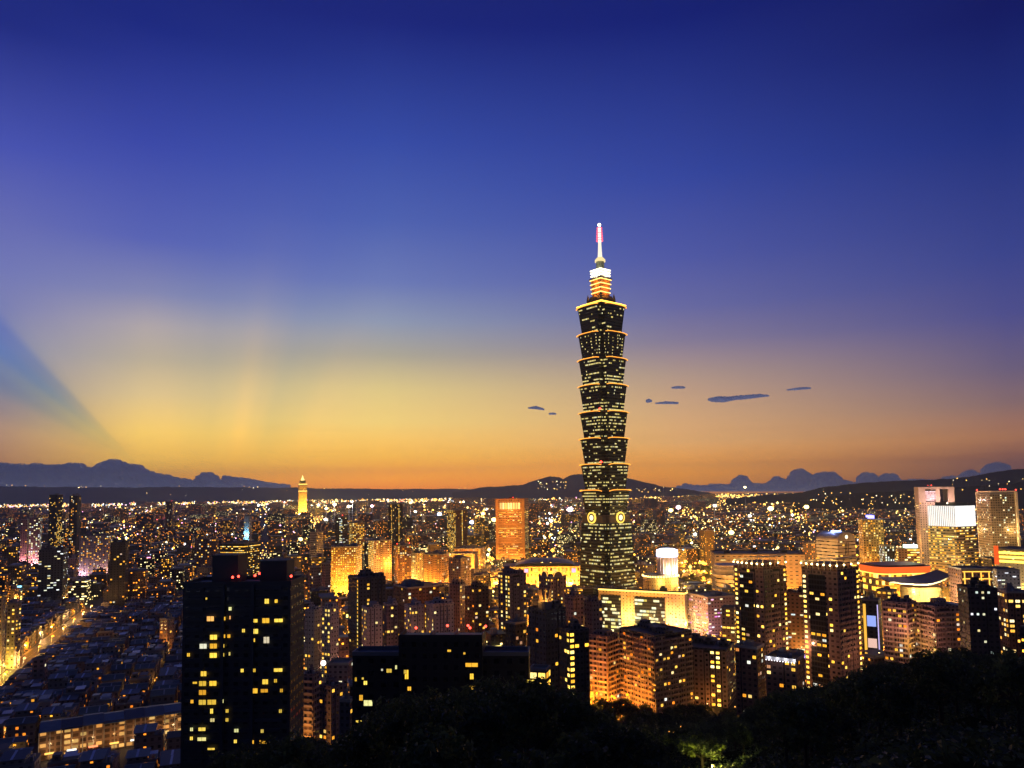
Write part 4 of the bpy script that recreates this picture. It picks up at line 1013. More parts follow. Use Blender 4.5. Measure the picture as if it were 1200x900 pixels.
def green_lamp():
    r = T('office_block', 'tan office with a blinding greenish white roof lamp', 'office block', 'green lamp office', 1053, 1078, 1081, 643, 666, 995, 8, 22, W_ORNG, lit=lambda f, i, n, j, m: .6 if i > n * .3 else .05, size=(.95, .4), pmat=P_GOLD, huts=0, floods=[(.2, 10, 6, AMBER, 9000)])
    tl, tr, h = dims(r)
    b = MB(); b.box(-tl * .05, tl * .48, -tr * .3, tr * .2, h + .6, h + 4.6, 0, bottom=True); b.build('roof_lamp', glow('lamp_green', (.8, 1, .8), 5), r)
    light((tl * .3, 0, h + 9), (.3, 1, .45), 18200, r)
    beacon(r, (-tl * .45, -tr * .2, h + 2), (1, .35, .1)); beacon(r, (-tl * .3, -tr * .2, h + 2), (1, .45, .1))
green_lamp()
def red_roof():
    D = 800.0; k = D / F; c = P(1063, 680, D)
    root = empty('podium_mall', (c.x, c.y + 26, 0), R(6)); tag(root, 'low podium with a wide flat glowing red roof band', 'podium')
    HERO.append((1027, 1098, 660, 705, D, c.x, c.y + 26, 40)); REFS.append(('red roofed podium', 1062, 675)); BOXES.append((c.x, c.y + 26, 66, 50, 55, R(6), None))
    Z = lambda py: P(1062, py, D).z
    w = 34.5 * k
    def oval(s, d=24, n=28): return [(s * math.copysign(abs(math.cos(2 * math.pi * i / n)) ** .45, math.cos(2 * math.pi * i / n)), d * math.copysign(abs(math.sin(2 * math.pi * i / n)) ** .45, math.sin(2 * math.pi * i / n))) for i in range(n)]
    m = MB(); m.prism(oval(w * .93, 22), 0, Z(672), 0, 1, (3.2, 7)); m.build('wall', [facade('w_mall', (.55, .36, .14), lit=.75, wu=.85, wv=.6, stops=YELLOW, s=2.0), ROOF], root)
    m = MB(); m.prism(oval(w, 24), Z(672), Z(664.5), 0, 1, poly2=oval(w * 1.02, 25), bottom=True); m.build('roof_fascia', [glow('fascia_red', (1, .13, .02), 1.0), ROOFR], root)
    m = MB(); m.prism(oval(w * .9, 20), Z(664.5) + .02, Z(663), 0, 0); m.build('roof_top', plain('red_roof_sheet', (.3, .05, .03), .5), root)
    m = MB()
    pts = oval(w * 1.03, 25.3)
    for p, q in zip(pts, pts[1:] + pts[:1]): m.bar((*p, Z(672.6)), (*q, Z(672.6)), .5)
    m.build('fascia_light', glow('fascia_amber', (1, .55, .08), 2.6), root)
    for x in (-.8, -.2, .4, .9): floodlight(root, (x * w, -34, 14), (1, .5, .06), 20000)
red_roof()
def wing_roof():
    D = 715.0; k = D / F; c = P(1084, 690, D)
    root = empty('winged_hall', (c.x, c.y + 18, 0), R(10)); tag(root, 'hall under a sweeping white winged roof above a gold glass drum', 'hall')
    HERO.append((1042, 1127, 677, 713, D, c.x, c.y + 18, 38)); REFS.append(('white winged roof hall', 1084, 690)); BOXES.append((c.x, c.y + 18, 66, 36, 50, R(10), None))
    Z = lambda py: P(1084, py, D).z
    w = 41 * k
    m = MB(); m.lathe([(25 * k, 0), (25 * k, Z(690))], 32, cell=(1.6, 12)); o = m.build('glass_drum', facade('w_drumglass', (.5, .38, .16), wu=.8, wv=.9, glass=(.3, .22, .08)), root); o.location = (w * .25, 2, 0); o.scale = (1, .7, 1)
    m = MB(); n = 16
    def q(i, j, top):
        t = i / n * 2 - 1
        x = w * t; y = -17 * (1 - .45 * abs(t)) + j * 36 * (1 - .45 * abs(t)); z = Z(690) + 3 + 5.5 * abs(t) ** 2 * (1.25 if t > 0 else .5) + (3.2 if j else 0)
        return (x, y, z + (1.3 if top else 0))
    for i in range(n):
        m.face([q(i, 0, 1), q(i + 1, 0, 1), q(i + 1, 1, 1), q(i, 1, 1)], 1); m.face([q(i, 1, 0), q(i + 1, 1, 0), q(i + 1, 0, 0), q(i, 0, 0)], 0)
        m.face([q(i, 0, 0), q(i + 1, 0, 0), q(i + 1, 0, 1), q(i, 0, 1)], 0)
    m.build('wing_roof', [plain('wing_white', (.8, .77, .68), .4), plain('wing_top', (.2, .13, .12), .5)], root)
    for x in (-.7, -.2, .3, .8): floodlight(root, (x * w, -26, Z(700)), (1, .78, .4), 9000)
    light((w * .25, -24, 18), (1, .55, .1), 23400, root); light((w * .5, -22, 20), (1, .55, .1), 23400, root); light((w * .0, -24, 18), (1, .55, .1), 18200, root)
wing_roof()
T('office_block', 'amber gridded block under the left edge of the white winged roof', 'office block', None, 1028, 1046, 1052, 693, 730, 640, 16, None, W_ORNG, lit=.7, size=(.6, .5), pmat=P_YEL, huts=1, floods=[(0, 8, 8, AMBER, 3500)])
def orange_frame():
    r = T('office_block', 'block with bright orange red frames round its upper windows', 'office block', 'orange framed block', 1127, 1163, 1167, 667, 695, 700, 6, 26, W_BRICK, lit=.12, pmat=P_WARM, huts=0, floods=[(0, 10, 12, ORANGE, 4500)])
    tl, tr, h = dims(r)
    for x in (-.40, -.14, .14, .40):
        b = MB(); b.box(x * tl - .45, x * tl + .45, -tr / 2 - .5, -tr / 2 - .05, h - 15, h - 2.6, 0, bottom=True); b.build('frame_light', glow('frame_amber', (1, .5, .07), 1.5), r)
    for z in (h - 2.4, h - 9):
        b = MB(); b.box(-tl * .46, tl * .46, -tr / 2 - .6, -tr / 2 - .08, z, z + .9, 0, bottom=True); b.build('frame_light', glow('frame_amber', (1, .5, .07), 1.5), r)
orange_frame()
def led_store():
    r = T('department_store', 'store with three glaring yellow light bands and a red end panel', 'store', 'yellow banded store', 1167, 1225, 1240, 646, 690, 770, 6, 40, facade('w_store', (.6, .5, .36), wu=.3, wv=.3), lit=.15, pmat=P_GOLD, huts=0, floods=[(-.6, 12, 20, (1, .72, .3), 9000), (0, 12, 20, (1, .72, .3), 9000)])
    tl, tr, h = dims(r)
    for j, z in enumerate((h - 3, h - 7.5, h - 12)):
        b = MB(); b.box(-tl / 2 + 4, tl / 2, -tr / 2 - .7, -tr / 2 - .1, z - 1.3, z + 1.0, 0, bottom=True); b.build('light_band', glow('band_yellow', (1, .66, .08), 2.6), r)
    b = MB(); b.box(-tl / 2 - .6, -tl / 2 + 3.6, -tr / 2 - .9, -tr / 2 - .1, h - 16, h + 4, 0, bottom=True); b.build('red_panel', glow('panel_red', (1, .12, .02), .8), r)
led_store()
T('office_block', 'glaring white fronted block below the yellow banded store', 'office block', None, 1169, 1196, 1199, 668, 700, 690, 6, 24, W_WHITE, lit=.35, pmat=P_COOL, size=(.9, .3), huts=0, floods=[(-.3, 9, 18, (1, .85, .6), 6000), (.5, 9, 10, (1, .8, .45), 6000)])
T('apartment_block', 'pink curved balcony block in front of the red roofed podium', 'apartment block', 'pink balcony block', 1035, 1064, 1075, 708, 770, 520, 24, None, W_PINK, lit=.13, pmat=P_WARM, huts=2, hutmat=W_PURP, balcony=1.2, z0=10, floods=[(1.6, 4, 30, (1, .6, .1), 1200), (0, 14, 40, (1, .42, .25), 900)])
T('apartment_block', 'pink twin winged apartment block with balconies beside the dark glass block', 'apartment block', None, 1074, 1097, 1126, 712, 765, 510, 42, None, W_PINK, lit=lambda f, i, n, j, m: .5 if (f == 1 and i == n - 1) else .1, pmat=P_WARM, huts=2, hutmat=W_PURP, balcony=1.1, z0=10, floods=[(.4, 14, 40, (1, .42, .25), 900), (2.2, 10, 36, (1, .42, .25), 700)])
T('apartment_tower', 'nearly black tower block with small scattered white windows at the right', 'apartment tower', 'black right tower', 1124, 1136, 1171, 690, 765, 470, 62, None, W_DARK, lit=.14, size=(.4, .4), pmat=P_COOL, huts=2, hutmat=W_DARK, z0=10)
T('apartment_tower', 'dark gridded tower with orange lit rooms at the right edge', 'apartment tower', None, 1171, 1182, 1206, 694, 765, 505, 60, None, W_BRICK, lit=.45, size=(.65, .55), pmat=pane('pane_orange', [(0, (1, .4, .04)), (.5, (1, .6, .12)), (1, (1, .85, .5))], 1.7), huts=1, z0=10)

def sign_store():
    r = T('store', 'low store with glowing white, blue and orange sign panels beside the right crowned tower', 'store', None, 1011, 1030, 1033, 704, 736, 590, 25, 16, W_DARK, lit=0, huts=1, bays=False)
    tl, tr, h = dims(r)
    for x0, x1, z0, z1, nm, col in ((-.46, -.30, .1, .95, 'sign_orange2', (1, .5, .06)), (-.24, .30, .66, .80, 'sign_blue2', (.3, .4, .9)), (-.24, .30, .38, .50, 'sign_pale2', (.8, .5, .4)), (-.24, .30, .12, .24, 'sign_pink2', (.9, .3, .3)), (.40, .46, .05, .95, 'sign_violet2', (.6, .5, .9))):
        b = MB(); b.box(x0 * tl, x1 * tl, -tr / 2 - .5, -tr / 2 - .05, z0 * h, z1 * h, 0, bottom=True); b.build('sign_panel', glow(nm, col, .9), r)
sign_store()
# ------------------------------------------------------------------ foreground black buildings
def dark_tower():
    rows, fl = 22, 3.25
    D = 268.0
    lit_cells = {}
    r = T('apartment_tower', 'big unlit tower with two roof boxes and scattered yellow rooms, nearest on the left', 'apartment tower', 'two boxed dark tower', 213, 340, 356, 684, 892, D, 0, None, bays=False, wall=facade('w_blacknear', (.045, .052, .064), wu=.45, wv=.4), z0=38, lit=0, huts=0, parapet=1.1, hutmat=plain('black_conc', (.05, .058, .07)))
    tl, tr, h = dims(r)
    bc = plain('black_conc', (.05, .058, .07))
    for a, b, yt in ((240, 271, 657), (298, 330, 664)):
        x0 = (a - 213) / 127 * tl - tl / 2; x1 = (b - 213) / 127 * tl - tl / 2
        hh = (688 - yt) * D / F
        m = MB(); m.box(x0, x1, -tr * .2, tr * .35, h, h + hh, 0, 1); hut = m.build('roof_box', [bc, ROOFD], r)
        m = MB(); m.box(x0 - .2, x1 + .2, -tr * .2 - .2, tr * .35 + .2, h + hh, h + hh + .5, 0, bottom=True); m.build('cap', bc, hut)
    # floor slabs / balcony fronts break the front up
    made = {}
    for j in range(1, rows + 1):
        z = j * h / (rows + .5)
        for x0, x1 in ((-.46, -.30), (-.28, -.13), (-.02, .14), (.18, .42)):
            w2 = (x1 - x0) * tl / 2
            if x0 not in made:
                m = MB(); m.box(-w2, w2, -.9, -.02, -.15, .9, 0, bottom=True); o = m.build('balcony', bc, r); made[x0] = o.data
            else:
                o = bpy.data.objects.new('balcony', made[x0]); COL.objects.link(o); o.parent = r
            o.location = ((x0 + x1) / 2 * tl, -tr / 2, z)
    m = MB()
    for x in (-.12, .155): m.box(x * tl - .5, x * tl + .5, -tr / 2 - 1.3, -tr / 2 - .03, 0, h, 0)
    m.build('pilaster', bc, r)['kind'] = 'stuff'
    pan = pane('pane_room', [(0, (.9, .42, .03)), (.3, (1, .60, .05)), (.7, (1, .70, .10)), (.86, (.8, .8, .35)), (.94, (1, .36, .04)), (1, (.8, .85, .65))], 1.1)
    # lit rooms as seen: (px, py, width px, height px)
    for px, py, w, hh in [(247, 724, 9, 5), (263, 724, 4, 4), (270, 713, 4, 4), (270, 723, 2, 3), (251, 745, 9, 5), (263, 744, 3, 3), (269, 744, 4, 4), (239, 755, 9, 5), (251, 755, 9, 5), (262, 755, 4, 3), (251, 765.5, 9, 5), (262, 765, 4, 3), (270, 764, 2, 3), (222, 764.5, 4, 4),
                      (240, 786, 7, 5), (239, 797, 9, 5), (251, 797, 9, 5), (239, 807, 8, 5), (227, 817, 4, 4), (239, 818, 9, 5), (250, 818, 10, 5), (262, 817, 3, 3), (250, 828, 3, 5), (261, 828, 4, 3), (268, 828, 3, 3), (251, 838, 6, 3), (261, 838, 4, 4), (268, 838, 3, 3), (227, 848, 4, 4), (239, 848, 8, 3), (227, 858, 3, 3), (239, 859, 10, 4), (250, 870, 8, 2),
                      (313, 705, 6, 6), (324, 705, 4, 3), (299, 727, 7, 3), (312, 727, 9, 6), (327, 727, 11, 4), (299, 739, 9, 5), (286, 738, 3, 4), (313, 749, 7, 7), (298, 749, 4, 3), (285, 783, 4, 4), (299, 783, 4, 3), (327, 783, 10, 4), (312, 796, 7, 5), (324, 795, 4, 3), (299, 806, 9, 5), (311, 806, 8, 4), (331, 806, 3, 3), (330, 829, 4, 4), (279, 850, 5, 3), (309, 851, 4, 3), (278, 862, 4, 4), (297, 863, 5, 4), (310, 863, 9, 4), (324, 863, 2, 3), (297, 874, 8, 5), (242, 701, 2, 2), (230, 796, 6, 2)]:
        u = (px - 213) / 127 * tl - tl / 2
        dd = P(px, py, D); z = h - (py - 686) / (892 - 684) * 208 * D / F
        w *= D / F * .92; hh *= D / F * .85
        ob = bpy.data.objects.new('window', win_mesh(round(w * 2) / 2 + .01, round(hh * 2) / 2 + .2, pan)); COL.objects.link(ob); ob.parent = r; ob.location = (u, -tr / 2 - .06, z)
        ob.location.y = -tr / 2 - .95
    for x, y in ((-.02, -.3), (.12, -.2), (.10, .2), (-.05, -.45), (.49, -.4)): beacon(r, (x * tl, y * tr, h + 2.2), r=.45, s=7)
dark_tower()
def black_block():
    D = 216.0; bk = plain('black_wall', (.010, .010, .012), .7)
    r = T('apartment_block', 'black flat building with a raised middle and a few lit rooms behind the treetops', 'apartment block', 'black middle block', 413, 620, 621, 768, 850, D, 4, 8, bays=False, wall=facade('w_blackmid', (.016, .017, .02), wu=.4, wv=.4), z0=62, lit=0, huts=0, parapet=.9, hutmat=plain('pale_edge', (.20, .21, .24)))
    tl, tr, h = dims(r); k = D / F
    x0, x1 = (467 - 413) / 199 * tl - tl / 2, (561 - 413) / 199 * tl - tl / 2
    hh = 19.5 * k
    m = MB(); m.box(x0, x1, -tr / 2 - 1.2, tr / 2, 0, h + hh, 0, 1, (3, 3.2)); mid = m.build('raised_block', [facade('w_blackmid', (.016, .017, .02)), ROOFD], r)
    m = MB()
    for a, b, c, d in ((x0, x1, -tr / 2 - 1.25, -tr / 2 - .9), (x0, x0 + .3, -tr / 2 - .9, tr / 2), (x1 - .3, x1, -tr / 2 - .9, tr / 2)):
        m.box(a, b, c, d, h + hh + .01, h + hh + 1.1, 0)
    m.build('parapet', plain('black_edge', (.03, .03, .035)), mid)
    for x in (x0 + (x1 - x0) * .37, x0 + (x1 - x0) * .66):
        m = MB(); m.box(x - .15, x + .15, -tr / 2 - .8, tr / 2, h + hh + .02, h + hh + 1.2, 0); m.build('roof_rib', plain('pale_edge', (.20, .21, .24)), mid)
    pan = pane('pane_room', WARM, 1.25)
    for px, py, w, hw in [(447, 786, 2, 2), (455, 787, 6, 5), (463, 783, 3, 4), (476, 790, 5, 10), (474, 787, 3, 5), (479, 806, 4, 5), (417, 797, 2, 5), (425, 796, 3, 3), (428, 801, 4, 5), (423, 818, 5, 6), (431, 824, 11, 7), (421, 845, 8, 3), (432, 847, 3, 3), (549, 779, 14, 4), (549, 792, 5, 6), (551, 806, 10, 6), (524, 763, 4, 3), (595, 803, 7, 3), (614, 799, 9, 4), (541, 766, 2, 2)]:
        u = (px - 413) / 199 * tl - tl / 2; z = h - (py - 769) * k
        mid_ = x0 < u < x1
        ob = bpy.data.objects.new('window', win_mesh(round(w * k * 2) / 2 + .02, round(hw * k * 2) / 2 + .1, pan)); COL.objects.link(ob)
        ob.parent = mid if mid_ else r; ob.location = (u, -tr / 2 - (1.3 if mid_ else .06), z)
    for px, y in ((483, .0), (517, .45), (541, .45), (545, .0), (562, .3)): beacon(r, ((px - 413) / 199 * tl - tl / 2, y * tr - .05 * tr, h + hh + 1.9), r=.38, s=7)
black_block()
T('apartment_tower', 'slim pale tower with an orange lit balcony shaft right of the two boxed dark tower', 'apartment tower', 'orange shaft tower', 355, 367, 374, 792, 872, 415, 18, None, W_PINK, lit=0, huts=1, hutmat=W_PURP, balcony=.8, z0=0, floods=[(0, 6, 2, (1, .4, .04), 900), (0, 7, 12, (1, .4, .04), 700), (0, 9, 24, (1, .42, .08), 600)])
T('apartment_block', 'mauve block with orange windows behind the orange shaft tower', 'apartment block', None, 374, 388, 402, 806, 862, 420, 40, None, W_PURP, lit=.16, pmat=P_WARM, huts=1, hutmat=W_PURP)
T('apartment_block', 'low mauve ribbed hall behind the bright white floodlight', 'hall', None, 384, 408, 415, 778, 800, 500, 20, 26, W_PURP, lit=.03, huts=0, roof=ROOFD)
T('apartment_block', 'grey block squeezed against the black middle block', 'apartment block', None, 398, 410, 416, 822, 870, 395, 20, None, W_NAVY, lit=.08, pmat=P_WARM, huts=1)
# ------------------------------------------------------------------ left mid distance
T('apartment_block', 'pink apartment slab, narrower of a pair at the far left', 'apartment block', 'pink slab pair', 24, 32, 33.5, 609, 634, 1500, 8, 22, W_PINK, lit=.12, huts=1, floods=[(0, 12, 14, (1, .4, .45), 14000)])
T('apartment_block', 'wider pink apartment slab of a pair at the far left', 'apartment block', None, 34, 47, 49, 607, 634, 1510, 8, 22, W_PINK, lit=.35, pmat=P_COOL, huts=1, floods=[(0, 12, 14, (1, .45, .5), 14000)])
T('apartment_block', 'low lilac apartment row left of the dark stump tower', 'apartment block', 'lilac apartment row', 93, 127, 129, 628, 645, 1350, 6, 24, W_WHITE, lit=.25, pmat=P_WARM, huts=3, floods=[(-.8, 10, 8, (.9, .5, .6), 4500), (.8, 10, 8, (1, .5, .45), 4500)])
T('apartment_block', 'blue grey stepped office with white window bars', 'office block', 'blue grey stepped office', 45, 74, 80, 644, 674, 1040, 14, None, W_NAVY, lit=.13, pmat=P_COOL, size=(.9, .4), huts=2, hutmat=W_NAVY)
T('apartment_tower', 'dark stump tower with only a few lights on the left', 'apartment tower', 'dark stump tower', 129, 147, 151, 636, 684, 985, 14, None, W_DARK, lit=.05, huts=2, hutmat=W_DARK)
T('apartment_tower', 'red topped dark tower on the far left plain', 'apartment tower', None, 194, 201, 205, 588, 612, 2500, 30, None, W_BRICK, lit=.12, huts=1, beacons=[(0, 0), (.5, 0)])
T('apartment_block', 'purple block with a bright roof sign box left of the lit band office', 'apartment block', 'purple roof box block', 228, 253, 256, 632, 655, 1200, 8, 30, W_PURP, lit=.2, huts=2)
T('office_block', 'dark office with yellow window bands left of centre', 'office block', 'lit band office', 258, 286, 305, 637, 668, 1240, 32, None, W_DARK, lit=lambda f, i, n, j, m: .75 if j in (m - 2, m - 5) else .2, size=(.9, .4), pmat=P_YEL, huts=2)
T('office_tower', 'thin blue white tower lit turquoise below its cap', 'office tower', 'turquoise capped tower', 286, 292, 294, 605, 618, 1800, 10, 20, W_WHITE, lit=.1, huts=0, floods=[(0, 10, 50, (.25, .7, 1), 7000)])
T('apartment_block', 'yellow floodlit corner block at the left edge', 'apartment block', 'yellow edge block', -14, 3, 7, 697, 734, 640, 14, 18, W_CREAM, lit=.4, pmat=P_YEL, size=(.4, .4), huts=1, floods=[(.4, 8, 4, (1, .75, .12), 4500)])
T('apartment_block', 'yellow lit six storey block beside the left edge', 'apartment block', None, 8, 18, 25, 708, 732, 660, 30, None, W_CREAM, lit=.4, pmat=P_YEL, size=(.5, .5), huts=1, floods=[(.5, 8, 4, (1, .65, .1), 2600)])
T('apartment_block', 'orange lit block end beside the two boxed dark tower', 'apartment block', None, 187, 196, 204, 726, 750, 720, 30, None, W_PINK, lit=.12, huts=1, floods=[(1.4, 6, 4, ORANGE, 2600)])
T('apartment_block', 'mauve cube house beside the bright market street', 'house', None, 38, 52, 56, 772, 790, 600, 14, 14, W_PINK, lit=.02, huts=0)
# ------------------------------------------------------------------ street, market row, rows of low houses
def rect(cx, cy, w, d, rot):
    c, s = math.cos(rot), math.sin(rot)
    return [(cx + c * x - s * y, cy + s * x + c * y) for x, y in ((-w / 2, -d / 2), (w / 2, -d / 2), (w / 2, d / 2), (-w / 2, d / 2))]
SA, SB = G(-12, 806), G(106, 713)
SV = (SB - SA).normalized(); SU = Vector((SV.y, -SV.x, 0))
SLEN = (SB - SA).length
mb = MB()
for z, hw, mat in ((.05, 6.0, 0),):
    mb.face([SA - SU * hw - SV * 60 + Vector((0, 0, z)), SA + SU * hw - SV * 60 + Vector((0, 0, z)), SB + SU * hw + SV * 20 + Vector((0, 0, z)), SB - SU * hw + SV * 20 + Vector((0, 0, z))])
tag(mb.build('road', plain('road_asphalt', (.09, .085, .08), .7)), 'bright market street running away between low roofs', kind='structure')
mb = MB()
for sgn in (-1, 1):
    for q in range(2):
        o = SU * sgn * (6.0 + q * 2.2)
        a, b = SA + o - SV * 60, SB + o + SV * 20
        if q == 0:
            c, d = SA + SU * sgn * 8.2 - SV * 60, SB + SU * sgn * 8.2 + SV * 20
            up = Vector((0, 0, .17)); f = [a + up, c + up, d + up, b + up]
            mb.face(f if sgn > 0 else f[::-1]); mb.face([a, b, b + up, a + up]); mb.face([c, d, d + up, c + up])
tag(mb.build('pavement', plain('paving', (.22, .2, .18), .7)), 'kerbed pavements along the bright market street', kind='structure')
mb = MB()
for i in range(int(SLEN / 8)):
    p = SA + SV * (i * 8) + Vector((0, 0, .058))
    mb.face([p - SU * .1, p + SU * .1, p + SU * .1 + SV * 4, p - SU * .1 + SV * 4])
tag(mb.build('road_marking', plain('line_paint', (.75, .75, .7), .6)), 'dashed centre line of the market street', kind='structure')

def market_row():
    A, B = P(46, 848, 432), P(216, 829, 470)
    v = (B - A); L = math.hypot(v.x, v.y); ang = math.atan2(v.y, v.x); h = 19.0
    c = (A + B) / 2; d = 22
    cx, cy = c.x - math.sin(ang) * d / 2, c.y + math.cos(ang) * d / 2
    root = empty('market_row', (cx, cy, 0), ang)
    tag(root, 'long shophouse terrace with a dark sheet roof and warm lit pillared fronts', 'shophouse terrace')
    HERO.append((40, 215, 822, 880, 432, cx, cy, 20)); REFS.append(('long lit shophouse terrace', 130, 850)); BOXES.append((cx, cy, L, d, h, ang, None))
    m = MB(); m.box(-L / 2, L / 2, -d / 2, d / 2, 0, h - 2.4, 0, cell=(4, 3.4)); m.build('wall', facade('w_market', (.26, .16, .10), lit=.35, wu=.75, wv=.6, stops=[(0, (1, .4, .08)), (.4, (1, .65, .2)), (.8, (1, .85, .5)), (1, (1, .2, .08))], s=.55), root)
    n = 7
    for i in range(n):
        x0, x1 = -L / 2 + L * i / n, -L / 2 + L * (i + 1) / n - .25
        dz = rnd.uniform(-.5, .5)
        m = MB()
        m.face([(x0, -d / 2 - 1.6, h - 2.6 + dz), (x1, -d / 2 - 1.6, h - 2.6 + dz), (x1, 0, h + dz), (x0, 0, h + dz)]); m.face([(x0, 0, h + dz), (x1, 0, h + dz), (x1, d / 2 + .6, h - 2.2 + dz), (x0, d / 2 + .6, h - 2.2 + dz)])
        m.face([(x0, -d / 2 - 1.6, h - 2.9 + dz), (x1, -d / 2 - 1.6, h - 2.9 + dz), (x1, -d / 2 - 1.6, h - 2.6 + dz), (x0, -d / 2 - 1.6, h - 2.6 + dz)])
        m.face([(x0, -d / 2 - 1.6, h - 2.9 + dz), (x0, d / 2, h - 2.9 + dz), (x1, d / 2, h - 2.9 + dz), (x1, -d / 2 - 1.6, h - 2.9 + dz)])
        m.build('roof', (ROOFB, ROOFD, ROOFG)[i % 3], root)
    for i in range(15):
        x = -L / 2 + L * i / 14
        m = MB(); m.box(x - .25, x + .25, -d / 2 - 1.1, -d / 2 - .6, 0, h - 3, 0); m.build('pillar', CONC, root)
    for i in range(7):
        x = -L / 2 + L * (i + .5) / 7
        b = MB(); b.box(x - 2.4, x + 2.4, -d / 2 - 1.5, -d / 2 - 1.3, 3.4, 4.4, 0, bottom=True); b.build('shop_sign', glow('shop_sign_%d' % (i % 3), ((1, .5, .1), (1, .9, .7), (1, .25, .1))[i % 3], 1.6), root)
        light((x, -d / 2 - 5.5, 7.5), (1, .5, .15) if i % 2 else (1, .6, .25), 900, root)
market_row()

AVEN = [(G(a, b_), G(c_, d_)) for a, b_, c_, d_ in ((505, 700, 566, 600), (885, 700, 800, 598), (300, 660, 392, 598), (92, 690, 182, 598), (400, 632, 660, 616), (-20, 634, 340, 612), (1100, 622, 740, 604), (1010, 700, 930, 600), (640, 690, 655, 606), (560, 672, 690, 660))]
def near_avenue(x, y, r):
    for p, q in AVEN:
        d = q - p; L = d.length; t_ = max(0, min(1, ((x - p.x) * d.x + (y - p.y) * d.y) / L / L))
        if math.hypot(x - p.x - d.x * t_, y - p.y - d.y * t_) < r + 9 + y * .003: return True
    return False
CAND = []      # every countable small building: plain data first
def free(x, y, r, pad=1.0):
    for (pl, pr, yt, yv, D, cx, cy_, rr) in HERO:
        if (x - cx) ** 2 + (y - cy_) ** 2 < (r * .8 + rr * .9 + pad) ** 2: return False
    return True
def zmax(x, y, half):
    """highest roof that leaves the landmark buildings behind it in view"""
    a = pix((x, y, 10))
    if a is None: return 0
    hw = half * F / y; lim = 1e9
    for (pl, pr, yt, yv, D, cx, cy_, rr) in HERO:
        if D > y and pl - hw < a[0] < pr + hw:
            lim = min(lim, P(a[0], yv - 1, y).z)
    return lim
LV = SV; LU = SU
house_h = random.Random(31)
for iu in range(-24, 40):
    for iv in range(-40, 90):
        row = iu // 2
        base = SA + LU * (14.0 + iu * 17.2 + row * 3.5 + 8) + LV * (iv * 11.6 + (iv // 6) * 4)
        x, y = base.x + house_h.uniform(-.5, .5), base.y + house_h.uniform(-.5, .5)
        if y < 385 or y > 1010: continue
        q = pix((x, y, 5))
        if q is None or not (-45 < q[0] < 236): continue
        if terrain(x, y) > 1: continue
        t = (Vector((x, y, 0)) - SA)
        if abs(t.dot(SU)) < 15.5 and -70 < t.dot(SV) < SLEN + 8: continue
        if not free(x, y, 9): continue
        mx, my = BOXES[-1][0], BOXES[-1][1]; ang = BOXES[-1][5]
        dx, dy = x - mx, y - my
        lx, ly = dx * math.cos(ang) + dy * math.sin(ang), -dx * math.sin(ang) + dy * math.cos(ang)
        if abs(lx) < BOXES[-1][2] / 2 + 7 and -34 < ly < 20: continue
        if house_h.random() < .07: continue
        h = house_h.choice((8, 10, 11, 12, 13, 14)); near_street = 0 < t.dot(SU) < 45
        if near_street: h = house_h.choice((6, 7, 8))
        h = min(h, zmax(x, y, 6) - 4)
        if h < 4: continue
        CAND.append(dict(kind='row_house', x=x, y=y, w=16.2 * house_h.uniform(.85, 1), d=11.0 * house_h.choice((.85, 1, 1, 1)), h=h, rot=math.atan2(LU.y, LU.x) + house_h.choice((0, 0, 0, .04, -.05)), v=house_h.randrange(12), r=house_h.random()))
# apartment and office blocks of the plain
gen = random.Random(77)
PARKS = [(796, 872, 655, 708), (1005, 1034, 735, 765), (684, 880, 796, 874), (500, 545, 655, 680)]
for (D0, D1, step) in ((440, 1000, 25), (1000, 1700, 31), (1700, 2900, 46), (2900, 5200, 82), (5200, 9500, 170)):
    ca, sa = math.cos(.31), math.sin(.31)
    nmax = int(D1 * 1.6 / step)
    for i in range(-nmax, nmax):
        for j in range(-nmax, nmax):
            street = (i % 4 == 0) * .0
            gx = i * step + (i // 3) * step * .45; gy = j * step + (j // 5) * step * .45
            x = ca * gx - sa * gy + gen.uniform(-.12, .12) * step; y = sa * gx + ca * gy + gen.uniform(-.12, .12) * step
            if not D0 <= y < D1: continue
            q = pix((x, y, 12))
            if q is None or not -60 < q[0] < 1260 or q[1] > 905: continue
            if q[0] < 245 and y < 1020: continue
            if terrain(x, y) > 1.5: continue
            if any(a < q[0] < b and c < q[1] < d for a, b, c, d in PARKS): continue
            if gen.random() < .10: continue
            if near_avenue(x, y, step * .3): continue
            w = step * gen.uniform(.6, .86); d = step * gen.uniform(.6, .86)
            if not free(x, y, max(w, d) / 2): continue
            k = gen.random()
            h = gen.choice((12, 14, 17, 20, 22)) if k < .72 else (gen.uniform(24, 42) if k < .95 else gen.uniform(42, 70))
            if 830 < q[0] and y > 1300: h = min(h, gen.uniform(9, 26))
            if 2900 < y: h *= 1.25
            h = min(h, zmax(x, y, w / 2))
            if h < 5: continue
            off = gen.random() < .22
            CAND.append(dict(kind='office_block' if off else 'apartment_block', x=x, y=y, w=w, d=d, h=h, rot=.31 + gen.choice((0, 0, 0, math.pi / 2, .25)), v=gen.randrange(10), r=gen.random(), far=y > 2900))
